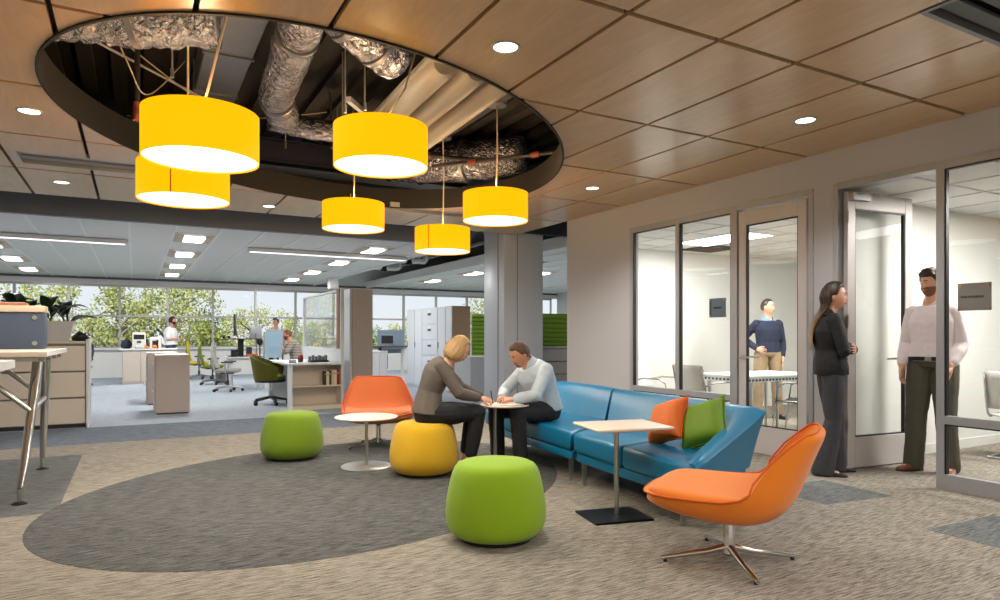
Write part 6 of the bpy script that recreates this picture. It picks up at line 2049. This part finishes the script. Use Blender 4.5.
# two tone hair of the standing woman: dark roots to blonde ends
H_om = cl('hair_ombre', (60, 42, 32), 0.5)
nt = H_om.node_tree; b = nt.nodes['Principled BSDF']
tcn = nt.nodes.new('ShaderNodeTexCoord'); spn = nt.nodes.new('ShaderNodeSeparateXYZ'); nt.links.new(tcn.outputs['Object'], spn.inputs[0])
mr = nt.nodes.new('ShaderNodeMapRange'); mr.inputs[1].default_value = 1.15; mr.inputs[2].default_value = 1.46; nt.links.new(spn.outputs['Z'], mr.inputs[0])
rp = nt.nodes.new('ShaderNodeValToRGB'); rp.color_ramp.elements[0].color = lin((196, 160, 112)); rp.color_ramp.elements[1].color = lin((60, 42, 32))
nt.links.new(mr.outputs[0], rp.inputs[0]); nt.links.new(rp.outputs[0], b.inputs['Base Color'])

# ---- standing woman
J = dict(pelvis=(0, 0, 0.93), chest=(0, -0.01, 1.22), neck=(0, -0.015, 1.42), head=(0, 0.035, 1.575), face=(0.22, 1, -0.02), hipL=(-0.085, 0, 0.90), hipR=(0.085, 0, 0.90),
         kneeL=(-0.085, 0.05, 0.49), kneeR=(0.095, 0.0, 0.49), ankL=(-0.10, 0.06, 0.08), ankR=(0.10, -0.08, 0.08), toeL=(-0.15, 1), toeR=(0.25, 1),
         shL=(-0.150, -0.01, 1.365), shR=(0.150, -0.01, 1.365), elL=(-0.215, 0.05, 1.09), elR=(0.215, 0.05, 1.09), wrL=(0.04, 0.185, 1.10), wrR=(-0.04, 0.155, 1.125), straight=True)
person('woman with long ombre hair in black blazer standing with folded arms before the open door', (5.41, 3.73, 0), R(-130), J, 'f', M_skin1, dict(kind='long', front=0.60, side=0.0, back=-0.7, thick=0.016, len=0.36, seed=4),
       dict(hairmat=H_br, hairmat2=H_om, top=dict(name='blazer', mat=cl('black_blazer', (24, 24, 28), 0.8, var=0.1), pad=0.018, lo=-0.18, flare=0.012, collar=True, sleeve=0.95),
            trousers=dict(mat=cl('charcoal_trousers', (62, 62, 68), 0.85, var=0.1), pad=0.010, flare=0.040, drop=0.045), shoemat=cl('black_leather', (24, 22, 22), 0.35), flat=True),
       hands=dict(L=((0.85, -0.25, 0.05), (0, -1, 0), 0.5, 1), R=((-0.85, -0.2, 0.0), (0, -1, 0), 0.5, 1)), voxel=0.0065, scale=1.0)

# ---- man in the open doorway
J = dict(pelvis=(0, 0, 0.99), chest=(0, -0.005, 1.30), neck=(0, 0.0, 1.525), head=(0.0, 0.045, 1.69), face=(0.62, 1, -0.06), hipL=(-0.095, 0, 0.96), hipR=(0.095, 0, 0.96),
         kneeL=(-0.11, 0.04, 0.52), kneeR=(0.12, 0.02, 0.52), ankL=(-0.13, 0.0, 0.09), ankR=(0.14, 0.03, 0.09), toeL=(-0.3, 1), toeR=(0.55, 1),
         shL=(-0.158, -0.01, 1.435), shR=(0.158, -0.01, 1.435), elL=(-0.215, -0.04, 1.15), elR=(0.22, -0.04, 1.15), wrL=(-0.165, 0.11, 0.955), wrR=(0.225, 0.08, 0.93), build=0.93)
pr, PJ, PF = person('bearded man in pale pink shirt and olive trousers standing inside the open doorway', (6.28, 3.33, 0), R(104), J, 'm', M_skin1, dict(kind='short', front=0.48, side=0.02, back=-0.45, thick=0.026, curl=0.016, beard=0.004, seed=2),
       dict(hairmat=H_br, beardmat=cl('beard_brown', (128, 88, 64), 0.7, var=0.3, scale=80), top=dict(name='shirt', mat=cl('pale_pink_shirt', (240, 226, 228), 0.8, var=0.05), pad=0.020, lo=-0.05, collar=True, sleeve=0.80),
            trousers=dict(mat=cl('olive_trousers', (84, 80, 66), 0.85, var=0.1), pad=0.024, hi=0.07, flare=0.012, drop=0.03), shoemat=cl('tan_leather', (120, 78, 48), 0.45), solemat=cl('sole_brown', (60, 42, 30), 0.6)),
       hands=dict(L=((0.1, 0.15, -1), (0.9, 0.3, 0), 0.5, 1), R=((-0.05, 0.2, -1), (-1, 0.2, 0), 0.5, -1)), voxel=0.0065)
g = G()
st = torso_st(PJ, 'm', 0.028, -0.01, 0.2)
c, r, f, w_, d_ = st[0]
c = c + Vector((0, 0, 0.022))
ra = lambda dz, k: [p + Vector((0, 0, dz)) for p in ring_of(c, r, f, 0.172 * 0.95 + k, 0.120 * 0.95 + k, 40)]
g.rings([ra(-0.018, 0.020), ra(-0.018, 0.026), ra(0.018, 0.026), ra(0.018, 0.020)], closed=True)
blt = g.build('belt', M_black, pr, ang=40)
G().box(c + f * (0.120 * 0.95 + 0.027), (0.05, 0.008, 0.036), 0, 0.003, 1).build('buckle', M_brush, blt)
g = G()
for k in range(7):
    zz = 1.06 + k * 0.06
    g.ball((0.0, 0.138 + 0.004 * k if k < 5 else 0.152, zz), 0.006, 8, 6)
g.build('button', M_cabw, pr)

# ---- man with navy jumper in the meeting room
J = dict(pelvis=(0, 0, 0.97), chest=(0, -0.01, 1.27), neck=(0, 0.0, 1.48), head=(0.01, 0.04, 1.645), face=(-0.75, 0.70, 0.05), hipL=(-0.095, 0, 0.94), hipR=(0.095, 0, 0.94),
         kneeL=(-0.12, 0.03, 0.51), kneeR=(0.13, 0.02, 0.51), ankL=(-0.15, -0.02, 0.09), ankR=(0.15, 0.0, 0.09), toeL=(-0.5, 1), toeR=(0.4, 1),
         shL=(-0.158, -0.01, 1.40), shR=(0.158, -0.01, 1.40), elL=(-0.225, -0.06, 1.13), elR=(0.32, -0.14, 1.18), wrL=(-0.20, 0.04, 0.92), wrR=(0.17, 0.07, 1.03), build=0.92)
person('man in navy jumper and khaki trousers, hand on hip, inside the meeting room', (8.20, 6.66, 0), R(-214), J, 'm', M_skin1, dict(kind='short', front=0.66, side=0.08, back=-0.4, thick=0.010, seed=6),
       dict(hairmat=H_br, top=dict(name='jumper', mat=cl('navy_jumper', (30, 38, 62), 0.9, var=0.1), pad=0.016, lo=-0.05, collar=True, collarmat=cl('light_blue_collar', (130, 170, 200), 0.8), sleeve=0.9),
            trousers=dict(mat=cl('khaki_trousers', (158, 136, 108), 0.85, var=0.06), pad=0.016, flare=0.01), shoemat=MATS['black_leather']),
       hands=dict(R=((-0.45, 0.75, -0.25), (-0.6, -0.6, 0), 0.5, -1), L=((0.1, 0.2, -1), (1, 0.2, 0), 0.5, 1)), voxel=0.009)

# ---- seated woman on the mustard pouf
J = dict(pelvis=(0, 0.01, 0.545), chest=(0.01, 0.085, 0.86), neck=(0.02, 0.195, 1.005), head=(0.02, 0.285, 1.105), face=(-0.06, 0.85, -0.50), headup=(0, 0.5, 1), hipL=(-0.09, 0.05, 0.53), hipR=(0.09, 0.05, 0.53),
         kneeL=(-0.12, 0.43, 0.53), kneeR=(0.08, 0.455, 0.54), ankL=(-0.13, 0.36, 0.10), ankR=(0.07, 0.38, 0.10), toeL=(-0.1, 1), toeR=(0.1, 1),
         shL=(-0.145, 0.135, 0.955), shR=(0.150, 0.125, 0.955), elL=(-0.20, 0.33, 0.74), elR=(0.185, 0.275, 0.725), wrL=(-0.17, 0.52, 0.655), wrR=(0.06, 0.475, 0.665), deep=0.95, straight=False)
person('blonde woman in grey blazer sitting on the mustard pouf, writing at the round table', (2.27, 5.47, 0), R(-110), J, 'f', M_skin1, dict(kind='bob', front=0.62, side=0.0, back=-0.6, thick=0.010, len=0.115, seed=8),
       dict(hairmat=H_bl, top=dict(name='blazer', mat=cl('taupe_blazer', (106, 98, 90), 0.85, var=0.08), pad=0.020, lo=-0.05, flare=0.008, hang=0.0, sleeve=0.84),
            trousers=dict(mat=cl('black_trousers', (26, 26, 30), 0.85, var=0.1), pad=0.012, hi=0.16, drop=-0.09), shoemat=cl('maroon_leather', (94, 36, 34), 0.4), flat=True),
       hands=dict(R=((-0.35, 0.9, -0.22), (-0.5, -0.2, -0.9), 0.75, 1), L=((0.55, 0.75, -0.25), (0, 0, -1), 0.4, -1)), voxel=0.0065)
# ---- seated man on the sofa
J = dict(pelvis=(0, 0.02, 0.53), chest=(0, 0.11, 0.82), neck=(0.01, 0.20, 0.965), head=(0.03, 0.285, 1.048), face=(0.10, 0.85, -0.45), headup=(0, 0.45, 1), hipL=(-0.095, 0.06, 0.515), hipR=(0.095, 0.06, 0.515),
         kneeL=(-0.15, 0.43, 0.53), kneeR=(0.17, 0.46, 0.53), ankL=(-0.15, 0.40, 0.10), ankR=(0.17, 0.44, 0.10), toeL=(-0.25, 1), toeR=(0.1, 1),
         shL=(-0.172, 0.125, 0.905), shR=(0.172, 0.125, 0.905), elL=(-0.245, 0.30, 0.685), elR=(0.255, 0.31, 0.685), wrL=(-0.075, 0.42, 0.645), wrR=(0.115, 0.435, 0.645), build=1.02, straight=False)
person('bearded man in pale blue shirt sitting on the blue sofa, leaning over the round table', (3.44, 5.32, 0), R(94), J, 'm', M_skin2, dict(kind='short', front=0.58, side=0.04, back=-0.42, thick=0.012, beard=0.005, goatee=True, seed=12),
       dict(hairmat=H_gb, beardmat=H_beard, top=dict(name='shirt', mat=cl('pale_blue_shirt', (190, 202, 212), 0.8, var=0.05), pad=0.018, lo=-0.05, flare=0.006, collar=True, sleeve=0.84),
            trousers=dict(mat=cl('dark_jeans', (34, 32, 34), 0.85, var=0.15), pad=0.018, hi=0.16), shoemat=MATS['black_leather']),
       hands=dict(L=((0.75, 0.5, -0.10), (0.3, -0.2, -0.9), 0.8, 1), R=((-0.7, 0.5, -0.08), (-0.3, -0.2, -0.9), 0.8, -1)), voxel=0.0065)

# ---- far people
J0 = dict(pelvis=(0, 0, 0.97), chest=(0, -0.01, 1.27), neck=(0, 0.0, 1.48), head=(0.0, 0.04, 1.645), face=(0, 1, 0.0), hipL=(-0.095, 0, 0.94), hipR=(0.095, 0, 0.94),
         kneeL=(-0.12, 0.03, 0.51), kneeR=(0.13, 0.02, 0.51), ankL=(-0.14, -0.02, 0.09), ankR=(0.14, 0.0, 0.09), toeL=(-0.2, 1), toeR=(0.2, 1),
         shL=(-0.18, -0.01, 1.42), shR=(0.18, -0.01, 1.42), elL=(-0.26, -0.02, 1.12), elR=(0.26, -0.02, 1.12), wrL=(-0.09, 0.20, 1.15), wrR=(0.10, 0.21, 1.15), build=1.18)
wp, _, WF = person('man in white t-shirt with dark headphones standing by the windows', (0.89, 20.6, 0), R(-104), J0, 'm', M_skin2, dict(kind='short', front=0.5, side=0.02, back=-0.4, thick=0.010, beard=0.005, seed=1),
       dict(hairmat=H_br, top=dict(name='shirt', mat=cl('white_tshirt', (236, 236, 236), 0.85, var=0.03), pad=0.022, lo=-0.05, flare=0.01, sleeve=0.4),
            trousers=dict(mat=cl('blue_jeans', (70, 84, 104), 0.85, var=0.1), pad=0.016), shoemat=MATS['black_leather']),
       hands=dict(L=((0.6, 0.7, 0), (0, -0.3, -1), 0.8, 1), R=((-0.6, 0.7, 0), (0, -0.3, -1), 0.8, 1)), voxel=0.012)
t = thing('headphones', 'dark headphones worn by the man in the white t-shirt', 'headphones', (0.89, 20.6, 0), R(-104))
g = G()
hc = Vector((0, 0.04, 1.645))
G().tube([hc + Vector((0.099 * math.cos(a), -0.01, 0.138 * math.sin(a) - 0.0)) for a in [PI * k / 12 for k in range(13)]], 0.008, 8).build('headband', M_black, t, ang=180)
for s in (-1, 1):
    G().ball(hc + Vector((s * 0.098, -0.012, -0.012)), (0.02, 0.036, 0.042), 14, 10).build('ear_cup', M_black, t, ang=180)
J = dict(J0); J.update(build=1.0, face=(0.5, 0.85, -0.15), wrL=(-0.27, 0.10, 0.90), wrR=(0.27, 0.10, 0.90))
person('man in light grey shirt standing behind the far workstation', (3.22, 17.9, 0), R(165), J, 'm', M_skin2, dict(kind='short', front=0.55, side=0.02, back=-0.4, thick=0.012, seed=9),
       dict(hairmat=H_br, top=dict(name='shirt', mat=cl('grey_shirt', (176, 172, 174), 0.85, var=0.05), pad=0.02, lo=-0.05, collar=True, sleeve=0.9),
            trousers=dict(mat=MATS['black_trousers'], pad=0.016), shoemat=MATS['black_leather']),
       hands=dict(L=((0.0, 0.2, -1), (1, 0, 0), 0.4, 1), R=((0.0, 0.2, -1), (-1, 0, 0), 0.4, -1)), voxel=0.012, scale=0.96)
J = dict(pelvis=(0, -0.02, 0.60), chest=(0, 0.05, 0.93), neck=(0.0, 0.14, 1.11), head=(0.01, 0.20, 1.245), face=(0.05, 1, -0.05), hipL=(-0.095, 0.02, 0.585), hipR=(0.095, 0.02, 0.585),
         kneeL=(-0.14, 0.46, 0.55), kneeR=(0.14, 0.46, 0.55), ankL=(-0.15, 0.40, 0.10), ankR=(0.15, 0.40, 0.10), toeL=(-0.15, 1), toeR=(0.15, 1),
         shL=(-0.20, 0.10, 1.045), shR=(0.20, 0.10, 1.045), elL=(-0.26, 0.30, 0.82), elR=(0.25, 0.32, 0.82), wrL=(-0.10, 0.36, 1.04), wrR=(0.18, 0.55, 0.775), build=1.08)
M_str = striped('striped_tshirt', (158, 146, 138), (126, 116, 112), 16.0, 'Z', 0.85, 0.4)
person('auburn haired man in striped grey t-shirt sitting at the far workstation, chin on hand', (3.40, 16.30, 0), R(86), J, 'm', M_skin2, dict(kind='short', front=0.5, side=0.02, back=-0.4, thick=0.010, beard=0.006, seed=15),
       dict(hairmat=H_red, top=dict(name='shirt', mat=M_str, pad=0.022, lo=-0.05, flare=0.01, sleeve=0.4),
            trousers=dict(mat=MATS['blue_jeans'], pad=0.016), shoemat=MATS['black_leather']),
       hands=dict(L=((0.3, -0.1, 0.9), (0.3, -0.9, 0), 1.0, 1), R=((-0.3, 0.9, -0.05), (0, 0, -1), 0.4, 1)), voxel=0.011)
# pen and watch
def loc2world(loc, rz, q):
    c, s_ = math.cos(rz), math.sin(rz)
    return (loc[0] + c * q[0] - s_ * q[1], loc[1] + s_ * q[0] + c * q[1], q[2])
WL, WR = (2.27, 5.47), R(-110)
t = thing('pen', 'dark pen held upright in the writing hand of the seated woman', 'pen', loc2world(WL, WR, (0.00, 0.60, 0.63)), WR)
G().tube([(0, 0.0, -0.028), (0.0, 0.0, -0.018), (0.012, -0.02, 0.085)], [0.0012, 0.005, 0.005], 8).build('barrel', M_black, t)
G().tube([(0.0122, -0.0205, 0.087), (0.0135, -0.0225, 0.098)], 0.0055, 8).build('cap', M_slate, t)
t = thing('wristwatch', 'silver wristwatch with dark strap on the writing wrist of the blonde woman', 'watch', (WL[0], WL[1], 0), WR)
e_, w_ = Vector((0.185, 0.275, 0.725)), Vector((0.06, 0.475, 0.665))
wq = e_.lerp(w_, 0.93); wd = (w_ - e_).normalized()
wr_ = wd.orthogonal().normalized(); wu = wd.cross(wr_)
g = G()
n = 20
g.rings([[wq + wd * dd + (wr_ * math.cos(2 * PI * k / n) + wu * math.sin(2 * PI * k / n)) * rr for k in range(n)] for dd, rr in ((-0.008, 0.026), (-0.008, 0.030), (0.008, 0.030), (0.008, 0.026))], closed=True)
g.build('strap', M_slate, t)
G().ball(wq + Vector((0.01, 0, 0.029)), (0.014, 0.014, 0.005), 14, 8).build('case', M_chrome, t)
